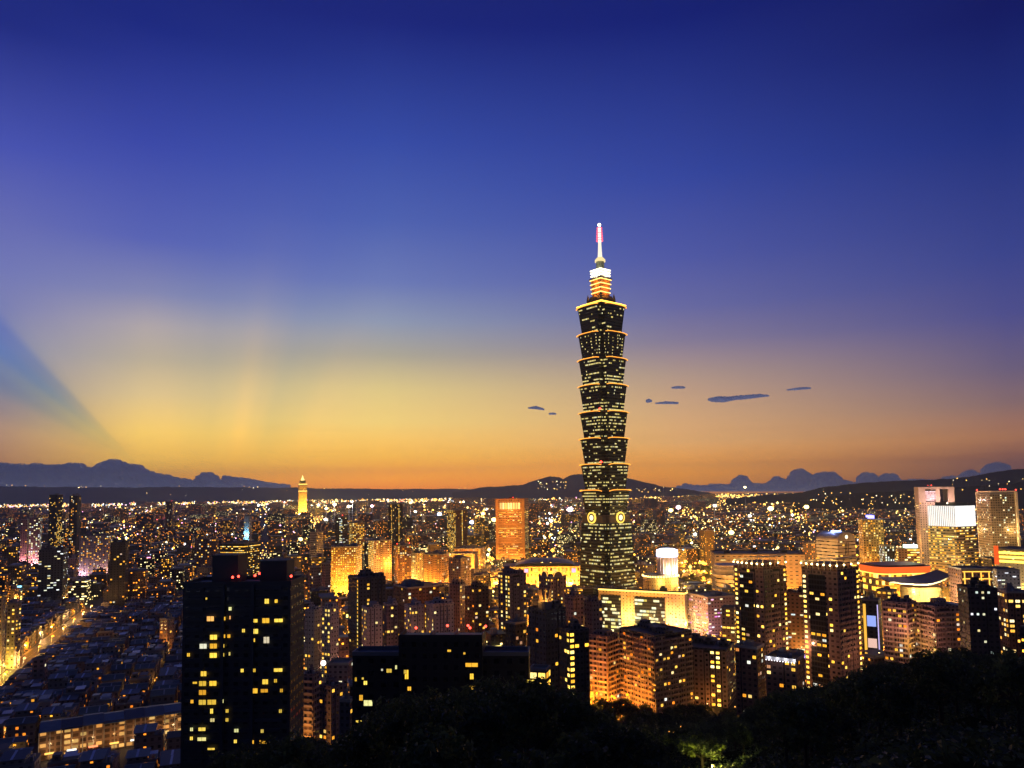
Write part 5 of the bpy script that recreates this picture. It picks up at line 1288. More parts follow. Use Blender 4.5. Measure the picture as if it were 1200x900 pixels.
# ---- which of them show, and how large
V, Fc = [], []
def addbox(cx, cy_, w, d, h, rot):
    p = rect(cx, cy_, w, d, rot); i = len(V)
    V.extend([(a, b, 0) for a, b in p] + [(a, b, h) for a, b in p])
    for k in range(4): Fc.append((i + k, i + (k + 1) % 4, i + 4 + (k + 1) % 4, i + 4 + k))
    Fc.append((i + 4, i + 5, i + 6, i + 7))
for b in BOXES: addbox(*b[:6])
for c in CAND: addbox(c['x'], c['y'], c['w'], c['d'], c['h'], c['rot'])
for a, b in zip(gridp, gridp[1:]):
    for i in range(len(us) - 1):
        n0 = len(V); V.extend([a[i], a[i + 1], b[i + 1], b[i]]); Fc.append((n0, n0 + 1, n0 + 2, n0 + 3))
bvh = BVHTree.FromPolygons(V, Fc)
def seen(p, tol=1.2):
    d = Vector(p) - EYE; L = d.length
    hit = bvh.ray_cast(EYE, d / L, L - tol)
    return hit[0] is None
for c in CAND:
    q = pix((c['x'], c['y'], c['h']))
    c['px'], c['py'] = q
    c['s'] = 0
    if not (-10 < q[0] < 1210 and q[1] < 910): continue
    pts = [(a, b, c['h'] + .3) for a, b in rect(c['x'], c['y'], c['w'] * .9, c['d'] * .9, c['rot'])] + [(c['x'], c['y'], c['h'] + .3)]
    k = F / c['y']
    toward = Vector((-c['x'], -c['y'], 0)).normalized()
    pts += [(c['x'] + toward.x * c['d'] * .75, c['y'] + toward.y * c['d'] * .75, c['h'] * f) for f in (.9, .7, .45)]
    n = sum(seen(p, 2.0) for p in pts)
    c['s'] = n / len(pts) * c['w'] * k * (c['h'] * k * .6 + c['d'] * k * (CAMZ - c['h']) / c['y'])
MAXN = {'row_house': 270, 'apartment_block': 215, 'office_block': 90}
by = {}
for c in sorted(CAND, key=lambda c: -c['s']): by.setdefault(c['kind'], []).append(c)
SINGLE, MASS = [], []
for k, l in by.items():
    one = [c for c in l if c['s'] > 9 and c['y'] < 2600][:MAXN[k]]
    ids = set(map(id, one)); SINGLE += one; MASS += [c for c in l if id(c) not in ids]

ORG = [(0, (.9, .25, .02)), (.35, (1, .4, .04)), (.7, (1, .58, .13)), (.88, (.8, .9, .9)), (1, (1, .3, .2))]
GENW = [facade('g_navy', (0.062, 0.071, 0.099), .13, .42, .42, WARM, 2.40), facade('g_slate', (0.099, 0.102, 0.112), .15, .42, .42, WARM, 2.40), facade('g_mauve', (0.136, 0.102, 0.118), .18, .45, .42, ORG, 2.24),
        facade('g_pink', (0.186, 0.124, 0.112), .2, .5, .4, WARM, 2.40), facade('g_tan', (0.186, 0.136, 0.087), .2, .45, .42, YELLOW, 2.40), facade('g_brown', (0.087, 0.053, 0.037), .22, .5, .45, ORG, 2.40),
        facade('g_pale', (0.260, 0.236, 0.223), .12, .4, .4, WARM, 2.24), facade('g_black', (0.019, 0.020, 0.025), .2, .5, .42, COOL, 2.24), facade('g_bands', (0.124, 0.112, 0.105), .22, .96, .36, YELLOW, 2.08), facade('g_glass', (0.025, 0.031, 0.037), .2, .9, .45, COOL, 2.08)]
GENN = ['navy', 'slate grey', 'mauve', 'pinkish', 'tan', 'brown', 'pale', 'black', 'banded', 'glassy']
GROOF = [ROOF, ROOFG, ROOFD, ROOFB, ROOFR]
def gen_geom(mb, c, cx, cy_, rot, nm, wall, roofi, small):
    """body and parapet; returns roof plan for huts"""
    w, d, h = c['w'], c['d'], c['h']
    mb.prism(rect(cx, cy_, w, d, rot), 0, h, wall, roofi, (3.3, 3.3))
    if not small and c['r'] > .6:
        k = .55 + .3 * (c['r'] - .6); mb.prism(rect(cx, cy_, w * k, d * k, rot), h + .01, h + 3.4 + 5 * (c['r'] - .6), wall, roofi, (3.3, 3.3))
# individuals
LABELQ = []      # things that still need a label of their own: (object, px, py, description)
for c in SINGLE:
    if c['kind'] == 'row_house': continue
    vi = c['v'] if c['kind'] == 'apartment_block' and c['v'] < 8 else (c['v'] if c['kind'] == 'apartment_block' else (7, 8, 9)[c['v'] % 3])
    if c['kind'] == 'apartment_block' and vi >= 8: vi -= 4
    g = random.Random(int(c['x'] * 13 + c['y'] * 7))
    root = empty(c['kind'], (c['x'], c['y'], 0), c['rot'])
    roof = GROOF[int(c['r'] * 4.99)]
    w, d, h = c['w'], c['d'], c['h']
    m = MB()
    shape = g.random()
    if shape < .25:
        m.box(-w / 2, w / 2, -d / 2, d * .05, 0, h, 0, 1, (3.3, 3.3)); m.box(-w / 2, 0, d * .05 + .01, d / 2, 0, h - .02, 0, 1, (3.3, 3.3))
    elif shape < .45:
        m.box(-w / 2, w / 2, -d / 2, d / 2, 0, h * .72, 0, 1, (3.3, 3.3)); m.box(-w * .3, w * .5 - .3, -d * .42, d * .42, h * .72 + .01, h, 0, 1, (3.3, 3.3))
    else: m.box(-w / 2, w / 2, -d / 2, d / 2, 0, h, 0, 1, (3.3, 3.3))
    m.build('wall', [GENW[vi], roof], root)
    y1 = d * .05 if shape < .25 else d / 2
    if not .25 <= shape < .45:
        m = MB()
        for x0, x1, ya, yb in ((-w / 2 - .06, w / 2 + .06, -d / 2 - .06, -d / 2 + .3), (-w / 2 - .06, -w / 2 + .3, -d / 2 + .3, y1), (w / 2 - .3, w / 2 + .06, -d / 2 + .3, y1)):
            m.box(x0, x1, ya, yb, h - .2, h + 1.0, 0, bottom=True)
        m.build('parapet', CONC, root)
    feat = g.choice(('roof hut', 'water tank', 'roof hut', 'two roof huts', 'metal roof shed'))
    xs = [g.uniform(-.25, .25) * w] if feat != 'two roof huts' else [-.25 * w, .22 * w]
    if feat in ('roof hut', 'two roof huts'):
        for x in xs:
            hw, hh = w * .12, g.uniform(2.6, 4.6)
            m = MB(); m.box(x - hw, x + hw, -d * .3, -d * .02, h + .01, h + hh, 0, 1, (5, 5)); m.build('roof_hut', [CONC, roof], root)
    elif feat == 'water tank':
        m = MB(); m.lathe([(1.2, h + 1), (1.2, h + 3.2), (0, h + 3.7)], 10, 0, (xs[0], -d * .25), cap=False)
        for q in (-1, 1): m.box(xs[0] + q * .8 - .1, xs[0] + q * .8 + .1, -d * .25 - .1, -d * .25 + .1, h, h + 1.1, 0)
        m.build('water_tank', STEEL, root)
    else:
        m = MB(); x0, x1, ya, yb = -w * .42, w * .3, -d * .44, y1 - d * .1 if shape >= .25 else -.04 * d
        m.face([(x0, ya, h + 2.2), (x1, ya, h + 2.2), (x1, yb, h + 3.2), (x0, yb, h + 3.2)]); m.face([(x0, yb, h + 3.1), (x1, yb, h + 3.1), (x1, ya, h + 2.1), (x0, ya, h + 2.1)])
        for x in (x0 + .2, x1 - .2):
            for y_ in (ya + .2, yb - .2): m.box(x - .1, x + .1, y_ - .1, y_ + .1, h, h + 2.15, 0)
        m.build('roof_shed', g.choice((ROOFB, ROOFG, ROOFR)), root)
    if g.random() < .22 and c['y'] < 1700:
        sc_col, nm_ = g.choice((((1, .95, .9), 'white'), ((1, .25, .5), 'pink'), ((.25, .75, 1), 'cyan'), ((1, .08, .04), 'red'), ((1, .45, .05), 'orange'), ((1, .8, .2), 'yellow'), ((.55, .35, 1), 'violet')))
        bw, bh = g.uniform(2.5, 6.5), g.uniform(1.6, 4.5); bx = g.uniform(-.25, .25) * w; top_ = h if g.random() < .5 else h * .72
        m = MB(); m.box(bx - bw / 2, bx + bw / 2, -d / 2 - .7, -d / 2 - .45, top_ - bh * .6, top_ + bh * .4, 0, bottom=True); m.box(bx - .2, bx + .2, -d / 2 - .45, -d / 2 - .05, top_ - bh * .3, top_ - bh * .1, 1, bottom=True)
        m.build('sign_board', [glow('sign_' + nm_, sc_col, 2.6), DARKFRAME], root)
        feat = '%s lit sign' % nm_
    tall = 'low' if h < 16 else ('tall' if h > 36 else 'mid rise')
    root['category'] = 'apartment block' if c['kind'] == 'apartment_block' else 'office block'
    root['group'] = 'small apartment blocks filling the plain' if c['kind'] == 'apartment_block' else 'small office blocks filling the plain'
    LABELQ.append((root, c['px'], c['py'], '%s %s %s with %s' % (tall, GENN[vi], 'flats' if c['kind'] == 'apartment_block' else 'office', feat)))
# rows of low houses: twelve kinds, copied
def house_proto(v):
    g = random.Random(500 + v)
    w, d, h = 13.6, 9.7, 10.0
    root = empty('row_house', (0, 0, -500))
    wl = [facade('h_grey', (.16, .16, .17), .10, .4, .4, WARM, 1.3), facade('h_tile', (.22, .17, .14), .12, .4, .4, WARM, 1.3), facade('h_white', (.3, .3, .3), .08, .4, .4, YELLOW, 1.3)][v % 3]
    rf = (ROOFG, ROOFB, ROOFD, ROOFG, ROOFR, ROOFB)[v % 6]
    m = MB(); m.box(-w / 2, w / 2, -d / 2, d / 2, 0, h, 0, 1, (3.2, 3.2)); m.build('wall', [wl, ROOF], root)
    kind = ('gabled', 'shed roofed', 'flat')[(v // 2) % 3]
    m = MB(); o = .5
    if kind == 'gabled':
        rh = 2.4
        m.face([(-w / 2 - o, -d / 2 - o, h + .25), (w / 2 + o, -d / 2 - o, h + .25), (w / 2 + o, 0, h + rh), (-w / 2 - o, 0, h + rh)]); m.face([(-w / 2 - o, 0, h + rh), (w / 2 + o, 0, h + rh), (w / 2 + o, d / 2 + o, h + .25), (-w / 2 - o, d / 2 + o, h + .25)])
        for s in (-1, 1): m.face([(s * (w / 2 - .02), -d / 2, h), (s * (w / 2 - .02), d / 2, h), (s * (w / 2 - .02), 0, h + rh - .1)])
        m.face([(-w / 2 - o, -d / 2 - o, h + .05), (w / 2 + o, -d / 2 - o, h + .05), (w / 2 + o, -d / 2 - o, h + .25), (-w / 2 - o, -d / 2 - o, h + .25)])
        r = m.build('roof', rf, root); f = MB()
        for x in ((-.25, .22) if v % 2 else (.05,)):
            for s in (-1, 1): f.face([(x * w - .35, s * (d / 2 - .3), h + .62), (x * w + .35, s * (d / 2 - .3), h + .62), (x * w + .35, s * .5, h + rh - .12), (x * w - .35, s * .5, h + rh - .12)][::s])
        f.build('skylight', SKYL, r)
        f = MB(); f.bar((-w / 2 - o, 0, h + rh + .05), (w / 2 + o, 0, h + rh + .05), .22); f.build('ridge_cap', SKYL, r)
    elif kind == 'shed roofed':
        m.face([(-w / 2 - o, -d / 2 - o, h + 1.9), (w * .25, -d / 2 - o, h + 1.9), (w * .25, d / 2 + o, h + 3.0), (-w / 2 - o, d / 2 + o, h + 3.0)]); m.face([(-w / 2 - o, d / 2 + o, h + 2.85), (w * .25, d / 2 + o, h + 2.85), (w * .25, -d / 2 - o, h + 1.75), (-w / 2 - o, -d / 2 - o, h + 1.75)])
        m.face([(-w / 2 - o, -d / 2 - o, h + 1.75), (w * .25, -d / 2 - o, h + 1.75), (w * .25, -d / 2 - o, h + 1.9), (-w / 2 - o, -d / 2 - o, h + 1.9)])
        r = m.build('roof', rf, root); f = MB(); f.face([(-w * .2, -d / 2, h + 2.0), (-w * .12, -d / 2, h + 2.0), (-w * .12, d / 2, h + 3.05), (-w * .2, d / 2, h + 3.05)]); f.build('skylight', SKYL, r)
        m = MB(); m.box(-w / 2 + .4, w * .2, -d / 2 + .3, d / 2 - .4, h + .01, h + 1.7, 0, 1, (3, 3)); m.build('attic', [wl, ROOFD], root)
        m = MB(); m.lathe([(.8, h), (.8, h + 1.7), (0, h + 2)], 8, 0, (w * .38, -d * .2), cap=False); m.build('water_tank', STEEL, root)
    else:
        m.box(-w / 2 - .1, w / 2 + .1, -d / 2 - .1, -d / 2 + .25, h - .1, h + .9, 0, bottom=True); m.box(w / 2 - .25, w / 2 + .1, -d / 2 + .25, d / 2 + .1, h - .1, h + .9, 0, bottom=True); m.build('parapet', CONC, root)
        m = MB(); m.box(-w * .4, -w * .1, -d * .2, d * .4, h + .01, h + 2.9, 0, 1, (3, 3)); m.build('roof_hut', [wl, rf], root)
        m = MB(); m.face([(w * .0, -d * .4, h + 2.1), (w * .42, -d * .4, h + 2.1), (w * .42, d * .42, h + 2.5), (w * .0, d * .42, h + 2.5)]); m.face([(w * .0, d * .42, h + 2.4), (w * .42, d * .42, h + 2.4), (w * .42, -d * .4, h + 2.0), (w * .0, -d * .4, h + 2.0)])
        m.build('canopy_roof', SKYL if v % 4 == 0 else rf, root)
    return root, kind, ('grey', 'tile fronted', 'white')[v % 3]
PROTO = [house_proto(v) for v in range(12)]
used = set()
for c in SINGLE:
    if c['kind'] != 'row_house': continue
    p, kind, colr = PROTO[c['v']]
    o = p if c['v'] not in used else copy_tree(p)
    used.add(c['v'])
    o.location = (c['x'], c['y'], 0); o.rotation_euler = (0, 0, c['rot']); o.scale = (c['w'] / 14.2, c['d'] / 9.9, c['h'] / 10.0)
    o['category'] = 'house'; o['group'] = 'low metal roofed houses of the old quarter'
    LABELQ.append((o, c['px'], c['py'], '%s %s house' % (kind, colr)))
# the rest of the city as one mass
FARW = [facade('far_%d' % q, col_, lt, .42, .42, st_, 3.2) for q, (col_, lt, st_) in enumerate([((.055, .06, .085), .07, WARM), ((.08, .08, .09), .10, ORG), ((.11, .08, .09), .09, ORG), ((.14, .095, .08), .10, WARM), ((.14, .10, .065), .14, YELLOW), ((.07, .045, .03), .12, ORG), ((.2, .18, .17), .06, WARM), ((.02, .02, .026), .09, COOL), ((.1, .09, .085), .12, YELLOW), ((.03, .035, .045), .13, COOL)])]
mb = MB(); NW = len(GENW)
for c in MASS:
    vi = (0, 1, 2, 3, 4, 5, 6, 7, 8, 9)[c['v'] % 10]
    if c['kind'] == 'row_house': vi = c['v'] % 2
    gen_geom(mb, c, c['x'], c['y'], c['rot'], None, vi, NW + int(c['r'] * 4.99), c['kind'] == 'row_house' or c.get('far'))
tag(mb.build('distant_city', FARW + GROOF), 'dense mass of distant city blocks with tiny lit windows', 'city', kind='stuff')

# ------------------------------------------------------------------ lights of the far plain
mb = MB(); lg = random.Random(11)
PAL = [((1, .50, .08), 7), ((1, .66, .18), 6), ((1, .85, .5), 4), ((1, .97, .9), 2), ((1, .25, .12), 1.2), ((.95, .4, .75), .8), ((.6, .8, 1), .8), ((1, .4, .04), 4)]
def gem(mb, p, r, mi):
    q = [(p[0] + r, p[1], p[2]), (p[0], p[1] + r, p[2]), (p[0] - r, p[1], p[2]), (p[0], p[1] - r, p[2]), (p[0], p[1], p[2] + r), (p[0], p[1], p[2] - r)]
    for a, b in ((0, 1), (1, 2), (2, 3), (3, 0)): mb.face([q[a], q[b], q[4]], mi); mb.face([q[b], q[a], q[5]], mi)
wts = [w for _, w in PAL]
def ok_px(px, py, D):
    for (pl, pr, yt, yv, Dh, *_r) in HERO:
        if D < Dh and pl - 1 < px < pr + 1 and yt < py < yv: return False
    return True
n = 0
def far_light(px, py, z, r, mi):
    p = G(px, py, z)
    if p.y < 720 or p.y > 14500 or not ok_px(px, py, p.y): return
    gem(mb, p, r * p.y / F, mi)
for _ in range(8600):
    px = lg.uniform(-15, 1215)
    hor = 581 - (px) / 1200 * 16
    k = lg.random()
    dens = 1.0 if px > 740 else (.8 if px < 330 else .95)
    py = hor + (lg.gauss(12, 4) if k < .42 * dens else lg.expovariate(1 / 26.0) + 8)
    if py < hor + 4.5 or py > 672: continue
    mi = lg.choices(range(len(PAL)), wts)[0]
    if px < 330 and lg.random() < .25: mi = lg.choice((5, 3, 1, 6))
    if px > 745 and py < 602: mi = lg.choice((0, 1, 1, 7, 0))
    near = max(0, (py - hor - 20) / 60)
    far_light(px, py, lg.uniform(14, 34) * (1 - .3 * min(1, near)), lg.choice((.32, .42, .55, .7)) * (1.0 if lg.random() < .86 else lg.uniform(1.6, 2.6)), mi)
for _ in range(420):     # strings of lamps along far avenues and the river side
    px = lg.uniform(745, 960); py = 581 - px / 1200 * 16 + lg.choice((9, 12, 15, 19)) + lg.uniform(-.6, .6)
    far_light(px, py, 16, lg.choice((.5, .7)), lg.choice((0, 1, 7, 7)))
for _ in range(260):
    px = lg.uniform(0, 330); py = 592 + lg.uniform(-2.5, 3) - px * .008
    far_light(px, py, 18, lg.choice((.5, .7, .8)), lg.choice((1, 2, 5, 0, 7)))
for cx_, cy2, sx, sy, nn, pal in ((430, 596, 26, 5, 60, (1, 2, 3, 2)), (440, 588, 30, 2, 50, (0, 1)), (140, 598, 14, 4, 40, (0, 1, 5)), (350, 604, 14, 6, 40, (0, 1)), (610, 608, 60, 8, 70, (1, 2, 3, 4)), (660, 596, 10, 3, 16, (3, 5)), (848, 568, 20, 3, 40, (0, 1, 4)), (905, 572, 50, 5, 90, (0, 1, 2)), (820, 594, 30, 3, 40, (0, 1, 2)), (860, 612, 70, 8, 90, (0, 1, 2)), (620, 606, 14, 2, 24, (3, 6))):
    for _ in range(nn):
        far_light(lg.gauss(cx_, sx), lg.gauss(cy2, sy), 22, lg.choice((.4, .5, .7)), lg.choice(pal))
for p, q in AVEN:
    d = (q - p).normalized(); n_ = Vector((d.y, -d.x, 0)); L = (q - p).length; s_ = 0
    while s_ < L:
        for sd in (-1, 1):
            o_ = p + d * (s_ + lg.uniform(-12, 12)) + n_ * sd * lg.uniform(.3, 2) * (7 + (p + d * s_).y * .002)
            pq = pix((o_.x, o_.y, 10))
            if o_.y > 800 and lg.random() < .3 and ok_px(pq[0], pq[1], o_.y): gem(mb, (o_.x, o_.y, 10), lg.choice((.55, .7, .9)) * o_.y / F, lg.choice((0, 0, 7, 1)))
        s_ += 22 + (p + d * s_).y * .006
for x0, x1, y0, y1, nn in ((495, 592, 640, 700, 170), (596, 690, 660, 705, 140), (750, 870, 650, 705, 110), (990, 1200, 640, 712, 240), (870, 1000, 640, 700, 90), (385, 500, 655, 700, 70), (560, 680, 610, 660, 60)):
    for _ in range(nn):
        far_light(lg.uniform(x0, x1), lg.uniform(y0, y1), lg.uniform(9, 24), lg.choice((.5, .7, .9, 1.3, 1.8, 2.4)), lg.choice((0, 0, 1, 7, 1, 2)))
tag(mb.build('distant_city_lights', [glow('far_light_%d' % i, c, 4.5) for i, (c, w) in enumerate(PAL)]), 'countless tiny orange and white lights of the far plain', 'city lights', kind='stuff')
# house lights on the hills
mb = MB()
dg0 = None
def on_ridge(px, py, D):
    p = P(px, py, D); gem(mb, p, D / F * lg.choice((.35, .45, .6)), lg.choice((0, 0, 1, 2)))
for px, py in [(8, 568.5), (14, 569), (52, 570), (30, 569.5), (95, 570), (118, 570), (164, 569), (210, 570), (92, 571.5), (93, 571.5), (97, 571.5), (101, 571), (286, 570), (292, 571), (297, 572), (302, 571), (172, 578), (200, 580), (218, 581), (284, 574), (336, 575), (388, 573), (472, 575), (484, 576), (432, 580), (538, 573), (545, 572), (552, 574), (380, 573), (395, 572)]:
    on_ridge(px, py - .3, 13300)
for _ in range(26): on_ridge(lg.uniform(630, 665), lg.uniform(564, 574), 11300)
for _ in range(16): on_ridge(lg.uniform(745, 790), lg.uniform(570, 578), 11300)
for _ in range(55): on_ridge(lg.uniform(945, 1075), lg.triangular(574, 593, 590), 3500)
for _ in range(14): on_ridge(lg.uniform(1110, 1200), lg.uniform(560, 575), 3500)
tag(mb.build('hill_lights', [MATS['far_light_0'], MATS['far_light_1'], MATS['far_light_2']]), 'tiny scattered house lights on the dark hills', 'city lights', kind='stuff')

# ------------------------------------------------------------------ floodlight masts on the plain
def mast(px, py, col, r, D, power, name):
    p = P(px, py, D)
    root = empty('floodlight_mast', (p.x, p.y, 0))
    m = MB(); m.bar((0, 0, 0), (0, 0, p.z - r * .6), .5 + r * .06); m.build('pole', STEEL, root)
    m = MB(); m.ball((0, 0, p.z), (r, r, r * .75), n=12, h=8); m.build('lamp_head', glow('mast_' + name, col, 7), root)
    light((0, -r - 6, p.z + 4), col, power, root, r * .4)  # bulb also stands in for the summed street lamps around it
    root['category'] = 'floodlight'; root['group'] = 'glaring floodlights scattered over the plain'
    LABELQ.append((root, px, py, 'glaring %s floodlight on a mast' % name))
WHT, WRM, PNK, BLU, YLW = ((1, .95, .95), 'white'), ((1, .75, .35), 'amber'), ((1, .6, .75), 'pink'), ((.6, .7, 1), 'blue white'), ((1, .8, .2), 'yellow')
for px, py, (col, nm), rp in [(409, 594, WHT, 3.0), (392, 591, WRM, 2.2), (382, 609, WHT, 3.2), (382.5, 596, WHT, 2.4), (413, 588, WHT, 2), (436, 593, PNK, 1.8), (487, 600, WHT, 2.6), (515, 602.5, BLU, 2.6), (566, 602, YLW, 2.2), (553, 612, BLU, 2.6), (579, 609, YLW, 3.0), (619, 608.5, PNK, 2.2), (668, 597, PNK, 3.4), (175, 608.5, YLW, 3.2), (290, 606, BLU, 3.0), (184, 610, ((1, .12, .15), 'red'), 1.9), (786, 598, YLW, 2.8), (795, 594.5, PNK, 2.8), (837, 593, WHT, 4.2), (903, 596, WRM, 3.2), (945, 594, YLW, 2.8), (873, 571, WRM, 1.5), (814, 626.5, WHT, 3.4), (812, 637, WRM, 3), (818, 643, WHT, 2.4), (553, 632, YLW, 2.8), (352, 632, YLW, 2.6), (857, 624, YLW, 3.2), (225, 651, WHT, 2.4), (878, 605, WHT, 3), (481, 589, YLW, 1.7)]:
    D = max(1500, min(4200, G(px, py + 8, 0).y)) if py > 600 else 3300
    mast(px, py, col, rp * D / F, D, 26000 * (D / 1500) ** 2 * .6, nm)
def near_mast():
    p = P(379, 777, 470); root = empty('floodlight_mast', (p.x, p.y, 0))
    m = MB(); m.bar((0, 0, 0), (0, 0, p.z - .6), .2); m.build('pole', STEEL, root)
    m = MB(); m.ball((0, 0, p.z), 1.5, n=12, h=8); m.build('lamp_head', glow('mast_near', (1, .9, .8), 9), root)
    light((0, -3, p.z + 1), (1, .9, .8), 900, root)
    tag(root, 'single dazzling white floodlight beside the two boxed dark tower', 'floodlight', 'glaring floodlights scattered over the plain')
near_mast()
# ------------------------------------------------------------------ street lamps
def lamp_proto(name, col, r, power, hgt=8.5):
    root = empty('street_lamp', (0, 0, -600))
    m = MB(); m.lathe([(.16, 0), (.12, hgt)], 8); m.build('pole', STEEL, root)
    m = MB(); m.bar((0, 0, hgt), (0, -1.2, hgt + .35), .07); m.build('arm', STEEL, root)
    m = MB(); m.ball((0, -1.3, hgt + .1), (r, r, r * .8), n=10, h=6); m.build('lamp_head', glow('lamp_' + name, (col[0], col[1] * .8, col[2] * .6), 3.2 if col[1] < .6 else 6), root)
    light((0, -1.9, hgt - .9 - r), col, power, root, .3)
    root['category'] = 'street lamp'; root['group'] = 'street lamps glowing between the buildings'
    return [root, False, name]
LP = {'o': lamp_proto('orange', (1, .42, .05), 1.0, 15000), 'w': lamp_proto('warm white', (1, .55, .2), 1.2, 17000), 'y': lamp_proto('amber', (1, .56, .12), 1.0, 16000),
      'O': lamp_proto('strong orange', (1, .38, .04), 2.3, 80000, 13), 'f': lamp_proto('deep orange', (1, .32, .02), .95, 9000, 7.5), 'b': lamp_proto('low yellow', (1, .85, .2), .18, 6500, 2.0), 's': lamp_proto('small orange', (1, .5, .1), 0.38, 500, 6)}  # strong orange head is oversized to imitate bloom
def put_lamp(kind, x, y, z=0.0, rz=0.0):
    pr = LP[kind]; o = pr[0] if not pr[1] else copy_tree(pr[0]); pr[1] = True
    o.location = (x, y, z); o.rotation_euler = (0, 0, rz)
    q = pix((x, y, z + 8))
    LABELQ.append((o, q[0], q[1], '%s street lamp' % pr[2]))
for i in range(17):
    s = SA + SV * (i * SLEN / 16 - 14) + SU * (6.8 if i % 2 else -6.8)
    put_lamp('w' if i in (3, 8, 12, 13, 15) else ('o' if i % 2 else 'f'), s.x, s.y, .17, R(90) if i % 2 else R(-90))
def cluster(px0, px1, py0, py1, n, kinds, seed, z=0.0):
    g = random.Random(seed)
    k = 0
    for _ in range(n * 6):
        if k >= n: break
        p = G(g.uniform(px0, px1), g.uniform(py0, py1), z + 8)
        if any((p.x - h[5]) ** 2 + (p.y - h[6]) ** 2 < (h[7] * .75) ** 2 for h in HERO): continue
        put_lamp(g.choice(kinds), p.x, p.y, max(z, terrain(p.x, p.y)), g.uniform(0, 6)); k += 1
for k_ in range(16):
    pp = P(691 + k_ * 2.9, 835, 488 + (k_ * 7) % 22)
    put_lamp('f', pp.x, pp.y, (0, 3.5, 1, 5)[k_ % 4], k_)
cluster(800, 862, 656, 690, 24, 'OoO', 2)
cluster(372, 400, 690, 699, 7, 'OO', 3)
cluster(574, 586, 690, 738, 9, 'Oy', 4)
cluster(600, 690, 676, 712, 22, 'O', 5)
cluster(1012, 1036, 660, 690, 8, 'O', 6)
cluster(1008, 1034, 735, 768, 8, 'o', 7)
cluster(925, 948, 755, 775, 6, 'oy', 8)
cluster(775, 800, 742, 760, 6, 'O', 9)
cluster(560, 640, 720, 745, 8, 'oO', 10)
cluster(440, 530, 668, 690, 14, 'O', 11)
cluster(500, 585, 655, 700, 22, 'O', 12)
cluster(385, 412, 730, 745, 4, 'o', 13)
cluster(0, 220, 690, 705, 8, 'o', 14)
cluster(60, 230, 640, 676, 14, 'oy', 15)
cluster(240, 390, 640, 690, 16, 'oyo', 16)
cluster(860, 1000, 680, 722, 16, 'O', 17)
cluster(700, 850, 700, 745, 8, 'O', 18)
cluster(1010, 1200, 672, 716, 20, 'O', 19)
cluster(850, 960, 815, 835, 7, 's', 20)
cluster(120, 212, 762, 830, 10, 's', 21)
cluster(0, 60, 838, 880, 5, 's', 22)

# ------------------------------------------------------------------ clouds (far beyond the hills)
def vapour(name, soft, hole):
    m, t, bs, out = new_mat(name)
    df = N(t, 'ShaderNodeBsdfDiffuse'); df.inputs[0].default_value = (.74, .84, 1.0, 1)
    tr = N(t, 'ShaderNodeBsdfTranslucent'); tr.inputs[0].default_value = (.80, .90, 1.0, 1)
    mx = N(t, 'ShaderNodeMixShader'); mx.inputs[0].default_value = .6
    t.links.new(df.outputs[0], mx.inputs[1]); t.links.new(tr.outputs[0], mx.inputs[2])
    # vapour thins out towards the margins of the body (second UV axis) and in ragged holes
    uv = N(t, 'ShaderNodeUVMap'); sp = N(t, 'ShaderNodeSeparateXYZ'); t.links.new(uv.outputs[0], sp.inputs[0])
    tcn = N(t, 'ShaderNodeTexCoord'); nz = N(t, 'ShaderNodeTexNoise'); nz.inputs['Scale'].default_value = .0016; nz.inputs['Detail'].default_value = 3
    t.links.new(VM(t, 'MULTIPLY', tcn.outputs['Object'], (.45, .45, 1.5)).outputs[0], nz.inputs['Vector'])
    body = M(t, 'ADD', M(t, 'DIVIDE', sp.outputs[1], soft), M(t, 'MULTIPLY', M(t, 'SUBTRACT', nz.outputs[0], .5), hole), clamp=True)
    tp = N(t, 'ShaderNodeBsdfTransparent'); m2 = N(t, 'ShaderNodeMixShader'); t.links.new(body, m2.inputs[0])
    t.links.new(tp.outputs[0], m2.inputs[1]); t.links.new(mx.outputs[0], m2.inputs[2]); t.links.new(m2.outputs[0], out.inputs[0])
    return m
BANKV, WISPV = vapour('cloud_vapour', .10, .9), vapour('wisp_vapour', .42, 2.6)
